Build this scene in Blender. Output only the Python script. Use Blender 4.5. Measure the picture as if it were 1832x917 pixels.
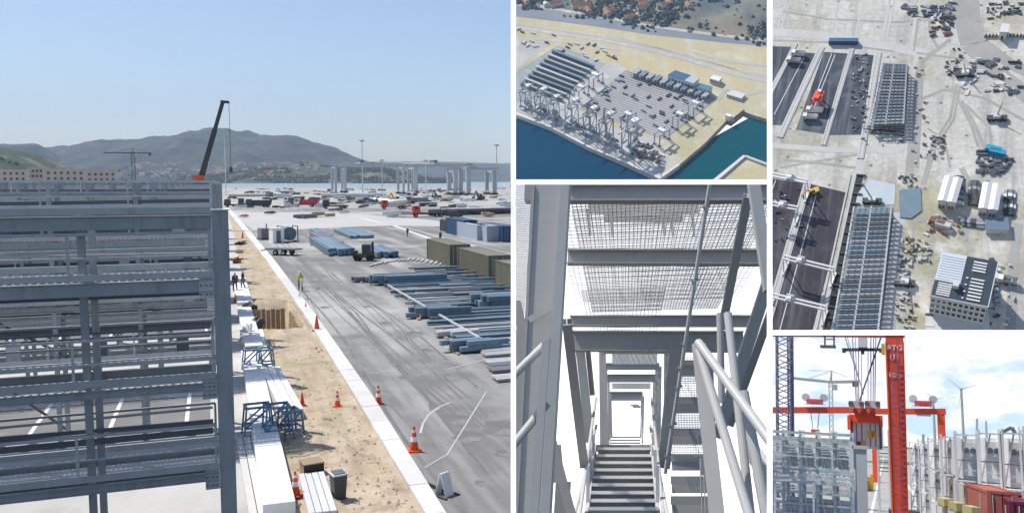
import bpy, bmesh, math, random
from mathutils import Vector as V, Matrix, noise
random.seed(7)
rad = math.radians
for o in list(bpy.data.objects):
    bpy.data.objects.remove(o)
S = bpy.context.scene
COL = S.collection

# ---------------------------------------------------------------- camera
W, H, F = 1832.0, 917.0, 1500.0
CAM = V((0, 0, 10))
HOR = 322.0
pitch = math.atan((H / 2 - HOR) / F)
cd = bpy.data.cameras.new('camera')
cd.sensor_width = 36
cd.lens = 36 * F / W
cd.clip_start = 0.5
cd.clip_end = 20000
cam = bpy.data.objects.new('camera', cd)
COL.objects.link(cam)
cam.location = CAM
cam.rotation_euler = (math.pi / 2 - pitch, 0, 0)
S.camera = cam

# ---------------------------------------------------------------- sky, sun, exposure
SUN = V((-0.42, 0.20, 0.885)).normalized()
wd = bpy.data.worlds.new('World')
S.world = wd
wd.use_nodes = True
wn = wd.node_tree.nodes
sky = wn.new('ShaderNodeTexSky')
sky.sky_type = 'NISHITA'
sky.sun_disc = False
sky.sun_elevation = math.asin(SUN.z)
sky.sun_rotation = math.atan2(SUN.x, SUN.y)
sky.air_density = 1.0
sky.dust_density = 0.8
sky.ozone_density = 2.2
wd.node_tree.links.new(sky.outputs[0], wn['Background'].inputs[0])
wn['Background'].inputs[1].default_value = 0.102
sl = bpy.data.lights.new('sun', 'SUN')
sl.energy = 3.7
sl.angle = rad(0.5)
sl.color = (1.0, 0.95, 0.87)
so = bpy.data.objects.new('sun', sl)
COL.objects.link(so)
so.rotation_euler = SUN.to_track_quat('Z', 'Y').to_euler()
S.view_settings.view_transform = 'Standard'
S.view_settings.look = 'None'
S.view_settings.exposure = 0.47
S.view_settings.gamma = 1.0
S.view_settings.use_curve_mapping = False

# ---------------------------------------------------------------- frames: each view is a model set out in its own upright frame
CR = V((1, 0, 0))
CF = V((0, math.cos(pitch), -math.sin(pitch)))
CU = V((0, math.sin(pitch), math.cos(pitch)))


def ray(px, py):
    return CF + CR * ((px - W / 2) / F) + CU * ((H / 2 - py) / F)


class Frame:
    def __init__(s, M):
        s.M = M
        s.I = M.inverted()
        s.o = s.I @ CAM

    def d(s, px, py):
        return s.I.to_3x3() @ ray(px, py)

    def g(s, px, py, z=0.0):
        r = s.d(px, py)
        t = (z - s.o.z) / r.z
        return s.o + r * t

    def p(s, px, py, y):
        r = s.d(px, py)
        return s.o + r * ((y - s.o.y) / r.y)

    def at(s, loc=(0, 0, 0), rz=0.0):
        return s.M @ Matrix.Translation(V(loc)) @ Matrix.Rotation(rz, 4, 'Z')

    def scale(s, loc):
        """metres per photograph pixel at a local point"""
        return (s.M @ V(loc) - CAM).dot(CF) / F


def view_frame(px, py, D, theta, roll=0.0):
    v = ray(px, py).normalized()
    r = (CR - v * CR.dot(v)).normalized()
    u = r.cross(v)
    if roll:
        q = Matrix.Rotation(rad(roll), 3, v)
        r = q @ r
        u = q @ u
    th = rad(theta)
    Y = v * math.cos(th) + u * math.sin(th)
    Z = u * math.cos(th) - v * math.sin(th)
    o = CAM + v * D
    return Frame(Matrix(((r.x, Y.x, Z.x, o.x), (r.y, Y.y, Z.y, o.y), (r.z, Y.z, Z.z, o.z), (0, 0, 0, 1))))


YAW = math.atan((916 - 385) / F)
P1 = Frame(Matrix.Rotation(YAW, 4, 'Z'))
P2 = view_frame(1147, 163, 1300, 32)
P3 = view_frame(1118, 860, 0, 0)
P4 = view_frame(1606, 298, 420, 50, 1.0)
P5 = view_frame(1600, 788, 0, 0, 3.4)
RECT = {1: (-900, -900, 914, 1500), 2: (923, -60, 1372, 321), 3: (923, 330, 1372, 1100),
        4: (1382, -60, 2000, 590), 5: (1382, 599, 2000, 1100)}
FR = {1: P1, 2: P2, 3: P3, 4: P4, 5: P5}
PANEL = 1
MADE = []


# ---------------------------------------------------------------- materials
def nt(m):
    m.use_nodes = True
    t = m.node_tree
    return t, t.nodes, t.links, t.nodes['Principled BSDF']


MATS = {}


def mat(name, col, rough=0.6, metal=0.0, var=0.18, scale=1.5, bump=0.0, bscale=12.0, jitter=0.12, spec=0.35, stain=None):
    if name in MATS:
        return MATS[name]
    m = bpy.data.materials.new(name)
    t, n, l, b = nt(m)
    tc = n.new('ShaderNodeTexCoord')
    no = n.new('ShaderNodeTexNoise')
    no.inputs['Scale'].default_value = scale
    no.inputs['Detail'].default_value = 6
    no.inputs['Roughness'].default_value = 0.65
    l.new(tc.outputs['Object'], no.inputs['Vector'])
    oi = n.new('ShaderNodeObjectInfo')
    a = n.new('ShaderNodeMath')
    a.operation = 'MULTIPLY_ADD'
    a.inputs[1].default_value = 2 * var
    a.inputs[2].default_value = 1 - var
    l.new(no.outputs['Fac'], a.inputs[0])
    c = n.new('ShaderNodeMath')
    c.operation = 'MULTIPLY_ADD'
    c.inputs[1].default_value = 2 * jitter
    c.inputs[2].default_value = 1 - jitter
    l.new(oi.outputs['Random'], c.inputs[0])
    mu = n.new('ShaderNodeMath')
    mu.operation = 'MULTIPLY'
    l.new(a.outputs[0], mu.inputs[0])
    l.new(c.outputs[0], mu.inputs[1])
    vm = n.new('ShaderNodeVectorMath')
    vm.operation = 'SCALE'
    vm.inputs[0].default_value = col[:3]
    l.new(mu.outputs[0], vm.inputs['Scale'])
    out = vm.outputs[0]
    if stain:                                     # weathering: runs and blotches with a shape of their own
        sc_, sv, amt = stain
        mp = n.new('ShaderNodeMapping')
        mp.inputs['Scale'].default_value = sv
        l.new(tc.outputs['Object'], mp.inputs[0])
        n3 = n.new('ShaderNodeTexNoise')
        n3.inputs['Scale'].default_value = 1
        n3.inputs['Detail'].default_value = 8
        n3.inputs['Roughness'].default_value = .7
        l.new(mp.outputs[0], n3.inputs['Vector'])
        mr = n.new('ShaderNodeMapRange')
        mr.inputs['From Min'].default_value = .52
        mr.inputs['From Max'].default_value = .72
        mr.inputs['To Max'].default_value = amt
        l.new(n3.outputs['Fac'], mr.inputs['Value'])
        mx = n.new('ShaderNodeMix')
        mx.data_type = 'RGBA'
        mx.inputs[7].default_value = (*sc_, 1)
        l.new(mr.outputs[0], mx.inputs[0])
        l.new(out, mx.inputs[6])
        out = mx.outputs[2]
    l.new(out, b.inputs['Base Color'])
    b.inputs['Roughness'].default_value = rough
    b.inputs['Metallic'].default_value = metal
    b.inputs['Specular IOR Level'].default_value = spec
    if bump:
        n2 = n.new('ShaderNodeTexNoise')
        n2.inputs['Scale'].default_value = bscale
        n2.inputs['Detail'].default_value = 5
        l.new(tc.outputs['Object'], n2.inputs['Vector'])
        bp = n.new('ShaderNodeBump')
        bp.inputs['Strength'].default_value = bump
        l.new(n2.outputs['Fac'], bp.inputs['Height'])
        l.new(bp.outputs[0], b.inputs['Normal'])
    MATS[name] = m
    return m


def ground(name, c1, c2, s1=0.05, c3=None, s3=0.3, streak=None, fine=0.2, fs=4.0, bump=0.15, rough=0.9, c4=None, s4=0.01, speck=None, spec=0.2):
    """ground cover: two tones in large patches, a third in smaller ones, drawn-out tracks, fine grain"""
    if name in MATS:
        return MATS[name]
    m = bpy.data.materials.new(name)
    t, n, l, b = nt(m)
    tc = n.new('ShaderNodeTexCoord')

    def noi(sc, det=6, vec=None, rg=0.6):
        q = n.new('ShaderNodeTexNoise')
        q.inputs['Scale'].default_value = sc
        q.inputs['Detail'].default_value = det
        q.inputs['Roughness'].default_value = rg
        l.new(vec or tc.outputs['Object'], q.inputs['Vector'])
        return q.outputs['Fac']

    def ramp(f, a, c):
        q = n.new('ShaderNodeMapRange')
        q.inputs['From Min'].default_value = a
        q.inputs['From Max'].default_value = c
        l.new(f, q.inputs['Value'])
        return q.outputs[0]

    def mix(f, a, c):
        q = n.new('ShaderNodeMix')
        q.data_type = 'RGBA'
        for s_, k in ((a, 6), (c, 7)):
            if isinstance(s_, tuple):
                q.inputs[k].default_value = (*s_, 1)
            else:
                l.new(s_, q.inputs[k])
        l.new(f, q.inputs[0])
        return q.outputs[2]
    col = mix(ramp(noi(s1), 0.38, 0.62), c1, c2)
    if c4:
        col = mix(ramp(noi(s4), 0.5, 0.6), col, c4)
    if c3:
        col = mix(ramp(noi(s3), 0.52, 0.68), col, c3)
    if streak:
        ang, sx, sy, cs, amt = streak
        mp = n.new('ShaderNodeMapping')
        mp.inputs['Rotation'].default_value = (0, 0, ang)
        mp.inputs['Scale'].default_value = (sx, sy, 1)
        l.new(tc.outputs['Object'], mp.inputs['Vector'])
        f = ramp(noi(1.0, 4, mp.outputs[0]), 0.5, 0.72)
        mm = n.new('ShaderNodeMath')
        mm.operation = 'MULTIPLY'
        mm.inputs[1].default_value = amt
        l.new(f, mm.inputs[0])
        col = mix(mm.outputs[0], col, cs)
    if speck:
        cs, sc, th = speck
        vo = n.new('ShaderNodeTexVoronoi')
        vo.inputs['Scale'].default_value = sc
        l.new(tc.outputs['Object'], vo.inputs['Vector'])
        col = mix(ramp(vo.outputs['Distance'], th, th * 0.6), col, cs)
    fn = noi(fs, 8, None, 0.7)
    a = n.new('ShaderNodeMath')
    a.operation = 'MULTIPLY_ADD'
    a.inputs[1].default_value = 2 * fine
    a.inputs[2].default_value = 1 - fine
    l.new(fn, a.inputs[0])
    vm = n.new('ShaderNodeVectorMath')
    vm.operation = 'SCALE'
    l.new(col, vm.inputs[0])
    l.new(a.outputs[0], vm.inputs['Scale'])
    l.new(vm.outputs[0], b.inputs['Base Color'])
    b.inputs['Roughness'].default_value = rough
    b.inputs['Specular IOR Level'].default_value = spec
    if bump:
        bp = n.new('ShaderNodeBump')
        bp.inputs['Strength'].default_value = bump
        l.new(fn, bp.inputs['Height'])
        l.new(bp.outputs[0], b.inputs['Normal'])
    MATS[name] = m
    return m


# ---------------------------------------------------------------- mesh helpers
class MB:
    def __init__(s):
        s.v = []
        s.f = []

    def add(s, vs, fs):
        k = len(s.v)
        s.v += [tuple(x) for x in vs]
        s.f += [tuple(i + k for i in f) for f in fs]
        return s

    def hexa(s, q):
        return s.add(q, [(3, 2, 1, 0), (4, 5, 6, 7), (0, 1, 5, 4), (1, 2, 6, 5), (2, 3, 7, 6), (3, 0, 4, 7)])

    def box(s, x0, x1, y0, y1, z0, z1):
        return s.hexa([(x0, y0, z0), (x1, y0, z0), (x1, y1, z0), (x0, y1, z0), (x0, y0, z1), (x1, y0, z1), (x1, y1, z1), (x0, y1, z1)])

    def bar(s, a, b, w, h=None, up=(0, 0, 1), w2=None, h2=None):
        a = V(a)
        b = V(b)
        h = h or w
        w2 = w2 or w
        h2 = h2 or h
        d = (b - a).normalized()
        u = V(up)
        if abs(d.dot(u)) > 0.97:
            u = V((0, 1, 0)) if abs(d.y) < 0.9 else V((1, 0, 0))
        x = d.cross(u).normalized()
        z = x.cross(d).normalized()
        q = []
        for c, ww, hh in ((a, w, h), (b, w2, h2)):
            q += [c - x * ww / 2 - z * hh / 2, c + x * ww / 2 - z * hh / 2, c + x * ww / 2 + z * hh / 2, c - x * ww / 2 + z * hh / 2]
        return s.hexa(q)

    def ibeam(s, a, b, w, h, t=None, up=(0, 0, 1)):
        """I section: two flanges and a web"""
        a = V(a)
        b = V(b)
        t = t or h * 0.12
        d = (b - a).normalized()
        u = V(up)
        if abs(d.dot(u)) > 0.97:
            u = V((0, 1, 0))
        x = d.cross(u).normalized()
        z = x.cross(d).normalized()
        o = z * (h / 2 - t / 2)
        s.bar(a + o, b + o, w, t, up)
        s.bar(a - o, b - o, w, t, up)
        return s.bar(a, b, t, h - 2 * t - 0.002, up)

    def cyl(s, a, b, r, r2=None, n=8):
        a = V(a)
        b = V(b)
        r2 = r if r2 is None else r2
        d = (b - a).normalized()
        u = V((0, 0, 1)) if abs(d.z) < 0.9 else V((1, 0, 0))
        x = d.cross(u).normalized()
        z = x.cross(d)
        q = []
        for c, rr in ((a, r), (b, r2)):
            q += [c + (x * math.cos(2 * math.pi * i / n) + z * math.sin(2 * math.pi * i / n)) * rr for i in range(n)]
        fs = [(i, (i + 1) % n, n + (i + 1) % n, n + i) for i in range(n)]
        fs += [tuple(range(n))[::-1], tuple(range(n, 2 * n))]
        return s.add(q, fs)

    def prism(s, pts, z0, z1):
        """pts 2-d outline; z0, z1 heights"""
        n = len(pts)
        q = [(p[0], p[1], z0) for p in pts] + [(p[0], p[1], z1) for p in pts]
        fs = [tuple(range(n))[::-1], tuple(range(n, 2 * n))] + [(i, (i + 1) % n, n + (i + 1) % n, n + i) for i in range(n)]
        return s.add(q, fs)

    def poly(s, pts):
        return s.add(pts, [tuple(range(len(pts)))])

    def mesh(s, name):
        me = bpy.data.meshes.new(name)
        me.from_pydata(s.v, [], s.f)
        me.update()
        return me


def tag(o, label=None, cat=None, group=None, kind=None):
    if label:
        o['label'] = label
    if cat:
        o['category'] = cat
    if group:
        o['group'] = group
    if kind:
        o['kind'] = kind
    return o


def obj(name, me, m, parent=None, M=None, smooth=False, fix=True):
    if isinstance(me, MB):
        me = me.mesh(name)
        if fix:
            bm = bmesh.new()
            bm.from_mesh(me)
            bmesh.ops.recalc_face_normals(bm, faces=bm.faces)
            bm.to_mesh(me)
            bm.free()
    if m and not me.materials:
        me.materials.append(m)
    if smooth:
        for p in me.polygons:
            p.use_smooth = True
    o = bpy.data.objects.new(name, me)
    COL.objects.link(o)
    if parent:
        o.parent = parent
    if M is not None:
        o.matrix_basis = M
    MADE.append((o, PANEL))
    return o


def thing(name, label, cat, M, group=None):
    o = bpy.data.objects.new(name, None)
    COL.objects.link(o)
    o.empty_display_size = 0.2
    o.matrix_basis = M
    return tag(o, label, cat, group)


def dup(root, M, label=None, group=None):
    r = root.copy()
    COL.objects.link(r)
    r.matrix_basis = M
    if r.type == 'MESH':
        MADE.append((r, PANEL))
    if label:
        r['label'] = label
    if group:
        r['group'] = group

    def kids(src, dst):
        for ch in src.children:
            c = ch.copy()
            COL.objects.link(c)
            c.parent = dst
            if c.type == 'MESH':
                MADE.append((c, PANEL))
            kids(ch, c)
    kids(root, r)
    return r


def sheet(fr, name, pts, z, m, kind='structure', label=None, cat=None):
    q = [fr.g(x, y, z) for x, y in pts]
    mb = MB().poly([(p.x, p.y, z) for p in q])
    o = obj(name, mb, m, None, fr.M.copy(), fix=False)
    me = o.data
    bm = bmesh.new()
    bm.from_mesh(me)
    bmesh.ops.triangulate(bm, faces=bm.faces)
    for f in bm.faces:
        f.normal_update()
        if f.normal.z < 0:
            f.normal_flip()
    bm.to_mesh(me)
    bm.free()
    tag(o, label, cat, None, kind)
    return o


def strip(fr, pts, wpx, z):
    """px polyline -> thin flat ribbon on the ground (local coordinates), width in metres"""
    q = [fr.g(x, y, z) for x, y in pts]
    mb = MB()
    for a, b in zip(q, q[1:]):
        d = (b - a).normalized()
        n = V((-d.y, d.x, 0)) * wpx / 2
        mb.poly([a - n, b - n, b + n, a + n])
    return mb


def fbm(x, y, z=0.0, o=5):
    return noise.fractal(V((x, y, z)), 0.9, 2.1, o)


def smooth(t):
    t = max(0, min(1, t))
    return t * t * (3 - 2 * t)


def interp(tab, x):
    if x <= tab[0][0]:
        return tab[0][1]
    for (a, b), (c, d) in zip(tab, tab[1:]):
        if x <= c:
            return b + (d - b) * (x - a) / (c - a)
    return tab[-1][1]


def wrap_text(body, size, depth=0.01):
    cu = bpy.data.curves.new('lettering', 'FONT')
    cu.body = body
    cu.size = size
    cu.extrude = depth
    cu.align_x = 'CENTER'
    cu.align_y = 'CENTER'
    to = bpy.data.objects.new('lettering', cu)
    COL.objects.link(to)
    dg = bpy.context.evaluated_depsgraph_get()
    me = bpy.data.meshes.new_from_object(to.evaluated_get(dg))
    bpy.data.objects.remove(to)
    return me


# shared materials
steel = mat('galvanised steel', (0.38, 0.40, 0.42), 0.5, 0.15, 0.3, 0.8, stain=((.17, .15, .14), (5, 5, .7), .5))
steel_d = mat('dark steel', (0.13, 0.15, 0.17), 0.5, 0.2, 0.2, 1.0)
steel_l = mat('pale galvanised steel', (0.56, 0.575, 0.59), 0.45, 0.15, 0.2, 1.0, stain=((.30, .28, .26), (3, 3, 1), .45))
grating = mat('walkway grating', (0.30, 0.32, 0.33), 0.6, 0.2, 0.3, 4.0)
white = mat('white paint', (0.78, 0.78, 0.77), 0.5, 0, 0.08, 1.0)
offw = mat('weathered white paint', (0.62, 0.63, 0.64), 0.55, 0, 0.15, 0.7)
conc = mat('pale concrete', (0.62, 0.61, 0.59), 0.85, 0, 0.15, 0.8, 0.1)
black = mat('black rubber', (0.03, 0.03, 0.03), 0.7, 0, 0.2)
darkm = mat('dark machinery', (0.07, 0.07, 0.075), 0.6, 0, 0.3)
orange = mat('orange plastic', (0.80, 0.10, 0.03), 0.5, 0, 0.1, 3)
refl = mat('reflective white band', (0.85, 0.83, 0.80), 0.4, 0, 0.05)
glassm = mat('dark glass', (0.03, 0.05, 0.07), 0.08, 0, 0.1, 1, spec=0.7)
redp = mat('red paint', (0.78, 0.095, 0.040), 0.5, 0, 0.14, 0.4, stain=((.42, .06, .04), (2.5, 2.5, .35), .6))
yel = mat('yellow paint', (0.72, 0.45, 0.05), 0.5, 0, 0.15)
bluep = mat('blue paint', (0.05, 0.13, 0.25), 0.5, 0, 0.15)
wood = mat('raw timber', (0.42, 0.31, 0.20), 0.8, 0, 0.3, 2)
rust = mat('rusty iron', (0.25, 0.10, 0.05), 0.8, 0, 0.3, 2)
HAZE = 0.00008
# =====================================================================================================
# VIEW ONE: the container yard under construction, seen from the end of the steel racks
# =====================================================================================================
PANEL = 1
DL = [(585, 1050), (560, 1000), (515, 912), (492, 760), (478, 690), (452, 560), (430, 480), (416, 410), (405, 372)]
DR = [(834, 1050), (805, 1000), (752, 910), (633, 710), (553, 578), (475, 465), (431, 408), (410, 382), (403, 372)]
KR = [(873, 1050), (845, 1000), (789, 910), (665, 710), (573, 578), (490, 465), (442, 408), (419, 382), (409, 372)]

m_conc = ground('yard concrete', (0.46, 0.45, 0.43), (0.54, 0.53, 0.51), 0.08, (0.40, 0.39, 0.37), 0.3, (0.3, 0.9, 0.05, (0.40, 0.39, 0.38), 0.5), 0.12, 3.0)
m_asph = ground('yard asphalt', (0.165, 0.163, 0.16), (0.22, 0.218, 0.212), 0.06, (0.36, 0.355, 0.345), 0.10,
                (0.04, 0.42, 0.028, (0.44, 0.435, 0.42), 0.85), 0.16, 5.0, c4=(0.40, 0.395, 0.38), s4=0.022)
m_far = ground('far yard', (0.33, 0.32, 0.30), (0.45, 0.44, 0.42), 0.02, (0.25, 0.24, 0.23), 0.06, (1.4, 0.10, 0.012, (0.33, 0.32, 0.30), 0.8), 0.15, 0.6)
m_dirt = ground('sandy soil', (0.43, 0.345, 0.255), (0.51, 0.425, 0.325), 0.35, (0.31, 0.24, 0.17), 0.9, (.0, 1.6, .22, (.30, .235, .17), .7), 0.36, 5.0, 1.0, c4=(.38, .34, .22), s4=.25)
m_dk = ground('rack bay asphalt', (0.17, 0.17, 0.175), (0.22, 0.22, 0.22), 0.1, (0.27, 0.27, 0.27), 0.4, None, 0.12, 4.0)

sheet(P1, 'yard_slab', [(-900, 1050)] + DL + [(-900, 372)], 0.0, m_conc)
road_pts = [(925, 1050)] + [(925, 372)] + KR[::-1]
sheet(P1, 'road', road_pts, 0.0, m_asph)
sheet(P1, 'ground', [(-900, 372), (930, 372), (930, 336.2), (-900, 336.2)], 0.0, m_far)
bp = [(404, 378), (520, 380), (640, 383), (760, 392), (914, 412), (914, 420), (800, 405), (690, 403), (640, 405), (560, 409), (500, 411), (455, 412), (442, 404), (424, 388)]
sheet(P1, 'concrete_crossing', bp, 0.006, mat('bleached concrete', (.44, .435, .42), .9, 0, .2, .06))
# rack bays: asphalt with painted lines, under the racks
for k, (ya, yb) in enumerate(((700, 748), (560, 596), (486, 502))):
    a = [P1.g(430, ya, 0.004), P1.g(430, yb, 0.004)]
    mb = MB().poly([(-40, a[0].y, 0.004), (a[1].x - 1.2, a[0].y, 0.004), (a[1].x - 1.2, a[1].y, 0.004), (-40, a[1].y, 0.004)])
    tag(obj('asphalt', mb, m_dk, None, P1.M.copy()), kind='structure')
    ml = MB()
    for i in range(24):
        x = a[1].x - 2.2 - i * 2.9
        if x > -38:
            ml.poly([(x, a[0].y + .6, .008), (x + .16, a[0].y + .6, .008), (x + .16, a[1].y - .6, .008), (x, a[1].y - .6, .008)])
    tag(obj('bay_markings', ml, white, None, P1.M.copy()), kind='structure')
# painted lines and channel covers
for nm, pts, w in (('channel_cover', [(648, 391), (700, 402), (780, 430), (826, 444)], 0.7), ('channel_cover', [(640, 388), (742, 411), (850, 441)], 0.35),
                   ('painted_line', [(806, 719), (786, 727), (768, 740), (757, 756), (752, 774)], 0.10),
                   ('painted_line', [(800, 660), (914, 630)], 0.09), ('painted_line', [(760, 835), (800, 812), (870, 700)], 0.06)):
    tag(obj(nm, strip(P1, pts, w, 0.010), conc if nm == 'channel_cover' else m_conc, None, P1.M.copy(), fix=False), kind='structure')

# tyre marks drawn out along the road
m_tyre = ground('tyre rubber marks', (.155, .153, .15), (.19, .188, .184), .3, (.26, .255, .25), .6, None, .3, 4.0, 0)
rt = random.Random(17)
for i in range(13):
    k0 = rt.uniform(.74, 1.30)
    y0, y1 = rt.uniform(600, 1040), rt.uniform(400, 520)
    pts, w = [], rt.uniform(.05, .16)
    for j in range(9):
        y = y0 + (y1 - y0) * (j / 8) ** .6
        pts.append((386 + (y - 322) * (k0 + .04 * math.sin(j * .9 + i)), y))
    if pts[0][0] > 905:
        pts = [q_ for q_ in pts if q_[0] < 905]
    if len(pts) > 1:
        tag(obj('tyre_mark', strip(P1, pts, w, .005 + i * .0001), m_tyre, None, P1.M.copy(), fix=False), kind='structure')
for i in range(16):
    ys_ = rt.uniform(420, 900)
    g = P1.g(min(900, 386 + (ys_ - 322) * rt.uniform(.82, 1.3)), ys_)
    r_ = rt.uniform(.2, .9)
    tag(obj('oil_stain', MB().poly([(r_ * rt.uniform(.5, 1.1) * math.cos(a * .5236), 1.6 * r_ * rt.uniform(.5, 1.1) * math.sin(a * .5236), 0) for a in range(12)]), m_tyre, None, P1.at((g.x, g.y, .009)), fix=False), kind='structure')

# ---- soil strip with the dug pit
mb = MB()
N, C = 150, 26
pit = P1.g(487, 570, 0)


def dirtz(x, y):
    z = 0.05 + 0.13 * fbm(x * .7, y * .35, 1.0) + 0.05 * fbm(x * 3, y * 2, 4.0)
    dx, dy = (x - pit.x) / 1.7, (y - pit.y) / 5.5
    r = max(abs(dx), abs(dy))
    z += 0.35 * math.exp(-((math.hypot(dx, dy) - 1.35) / 0.3) ** 2)
    return z - 2.6 * smooth((1.05 - r) / 0.14)


def lerp_line(L, t):
    f = t * (len(L) - 1)
    i = min(int(f), len(L) - 2)
    f -= i
    return (L[i][0] + (L[i + 1][0] - L[i][0]) * f, L[i][1] + (L[i + 1][1] - L[i][1]) * f)


ys = [372 + (1050 - 372) * (i / N) ** 1.6 for i in range(N + 1)]
DLy = sorted([(y, x) for x, y in DL])
DRy = sorted([(y, x) for x, y in DR])
for y in ys:
    for j in range(C + 1):
        x = interp(DLy, y) + (interp(DRy, y) - interp(DLy, y)) * j / C
        g = P1.g(x, y, 0)
        e = min(j, C - j) / C
        mb.v.append((g.x, g.y, dirtz(g.x, g.y) * smooth(e * 6) + 0.0))
for i in range(N):
    for j in range(C):
        k = i * (C + 1) + j
        mb.f.append((k, k + 1, k + C + 2, k + C + 1))
tag(obj('soil_strip', mb, m_dirt, None, P1.M.copy(), smooth=True), kind='structure')
# clods lying on the soil
mb = MB()
for i in range(900):
    y = 400 + 512 * random.random() ** 0.8
    x0, x1 = interp(DLy, y), interp(DRy, y)
    x = x0 + (x1 - x0) * random.uniform(.06, .94)
    g = P1.g(x, y, 0)
    z = dirtz(g.x, g.y)
    r = random.uniform(.02, .075) * random.uniform(.6, 1.4)
    pts = [(g.x + r * random.uniform(.6, 1.2) * math.cos(a), g.y + r * random.uniform(.6, 1.2) * math.sin(a), z - .01) for a in (0, 1.3, 2.5, 3.8, 5.0)]
    mb.add(pts + [(g.x, g.y, z + r * .8)], [(0, 1, 5), (1, 2, 5), (2, 3, 5), (3, 4, 5), (4, 0, 5)])
tag(obj('soil_clods', mb, m_dirt, None, P1.M.copy()), 'scattered clods of sandy soil beside the kerb', 'soil', None, 'stuff')

# ---- kerb: precast stones laid end to end
KRy = sorted([(y, x) for x, y in KR])
far_u, near_u = P1.g(403, 372).y, P1.g(752, 1000).y
u = near_u


def kerb_pt(tab, u):
    lo, hi = 372.0, 1050.0
    for _ in range(30):
        m_ = (lo + hi) / 2
        if P1.g(interp(tab, m_), m_).y > u:
            lo = m_
        else:
            hi = m_
    return P1.g(interp(tab, lo), lo)


kfoot = MB()
for i in range(60):
    y0, y1 = 374 + (1040 - 374) * (i / 60) ** 1.5, 374 + (1040 - 374) * ((i + 1) / 60) ** 1.5
    q = [P1.g(interp(DRy, y0), y0), P1.g(interp(KRy, y0), y0), P1.g(interp(KRy, y1), y1), P1.g(interp(DRy, y1), y1)]
    kfoot.poly([(p.x, p.y, .02) for p in q])
kb = tag(obj('kerb', kfoot, m_conc, None, P1.M.copy(), fix=False), kind='structure')
while u < far_u - 6:
    L = 2.5 if u < 70 else 8.0
    a, b = kerb_pt(DRy, u), kerb_pt(KRy, u)
    c, d = kerb_pt(KRy, u + L - .03), kerb_pt(DRy, u + L - .03)
    h = .17 + random.uniform(-.006, .006)
    mb = MB().prism([(a.x, a.y), (b.x, b.y), (c.x, c.y), (d.x, d.y)], -0.1, h)
    obj('kerb_stone', mb, conc, kb)
    u += L

# ---- far shore, sea, hills
m_sea = mat('sheltered water', (0.26, 0.31, 0.33), 0.4, 0, 0.1, 0.01)
tag(obj('sea', MB().poly([(-4200, 1000, -2), (-3, 1000, -2), (-8, 5200, -2), (-6000, 5200, -2)]), m_sea, fix=False), kind='structure')
m_hill = ground('wooded mountainside', (0.026, 0.038, 0.040), (0.055, 0.064, 0.058), 0.004, (0.11, 0.105, 0.09), 0.014, None, 0.35, 0.05, 0.0, c4=(0.045, 0.075, 0.04), s4=0.0025)
m_low = ground('wooded foothills', (0.035, 0.058, 0.035), (0.062, 0.082, 0.05), 0.01, (0.19, 0.18, 0.14), 0.02, None, 0.35, 0.08, 0.0)


def hill(name, ridge, yr, y0, m, seed, nx=150, ny=40, rough=.10, back=1.25):
    """ridge: (photo x, photo y) table of the skyline, standing yr metres away; foot at y0"""
    x0, x1 = (ridge[0][0] - 916) / F * yr, (ridge[-1][0] - 916) / F * yr
    x1 = min(x1, -0.002 * yr)

    def hz(x, y):
        z = 10 + (HOR - interp(ridge, x / yr * F + 916)) / F * yr
        t = (y - y0) / (yr - y0)
        s = smooth(t) if t < 1 else 1 - .35 * (t - 1) / (back - 1)
        gul = 1 - abs(fbm(x / 420, y / 700, seed))
        return -3 + (z + 3) * (s * (1 - .30 * (1 - gul) * (1 - s) * 2.2) + rough * fbm(x / 160, y / 160, seed + 3) * min(1, 4 * s * (1.25 - s)) * .8)
    mb = MB()
    for j in range(ny + 1):
        y = y0 + (yr * back - y0) * j / ny
        for i in range(nx + 1):
            x = x0 + (x1 - x0) * i / nx
            mb.v.append((x, y, hz(x, y)))
    for j in range(ny):
        for i in range(nx):
            k = j * (nx + 1) + i
            mb.f.append((k, k + 1, k + nx + 2, k + nx + 1))
    o = obj(name, mb, m, smooth=True)
    tag(o, kind='structure')
    return hz


R_main = [(-350, 300), (60, 290), (95, 271), (118, 265), (150, 268), (190, 258), (232, 251), (280, 253), (300, 250), (340, 242), (375, 236), (410, 232), (440, 239), (470, 248),
          (500, 245), (535, 246), (560, 251), (600, 266), (640, 282), (700, 300), (760, 312), (800, 325)]
h_main = hill('hills', R_main, 5200, 3500, m_hill, 1.0, 220, 60, .12)
hill('hills', [(-350, 262), (0, 258), (40, 257), (68, 256), (82, 262), (98, 274), (120, 292), (140, 312), (150, 325)], 4300, 3400, m_hill, 7.0, 60, 30, .1)
hill('hills', [(560, 320), (620, 296), (680, 291), (760, 293), (840, 291), (914, 293)], 7600, 6000, m_hill, 4.0, 90, 20, .06)
h_low = hill('hills', [(380, 320), (430, 309), (470, 303), (520, 297), (560, 294), (600, 296), (650, 299), (690, 303), (730, 310), (780, 318), (820, 324)], 3600, 3050, m_low, 9.0, 120, 24, .15)
h_left = hill('hills', [(-350, 250), (0, 264), (25, 267), (60, 275), (85, 282), (100, 289), (125, 300), (140, 310), (150, 325)], 1500, 1080, m_low, 12.0, 60, 30, .12)


def on_hill(hz, px, py, d0, d1):
    r = ray(px, py)
    d = d0
    while d < d1:
        q = CAM + r * d
        if hz(q.x, q.y) >= q.z:
            return q
        d += 8
    return None


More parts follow.
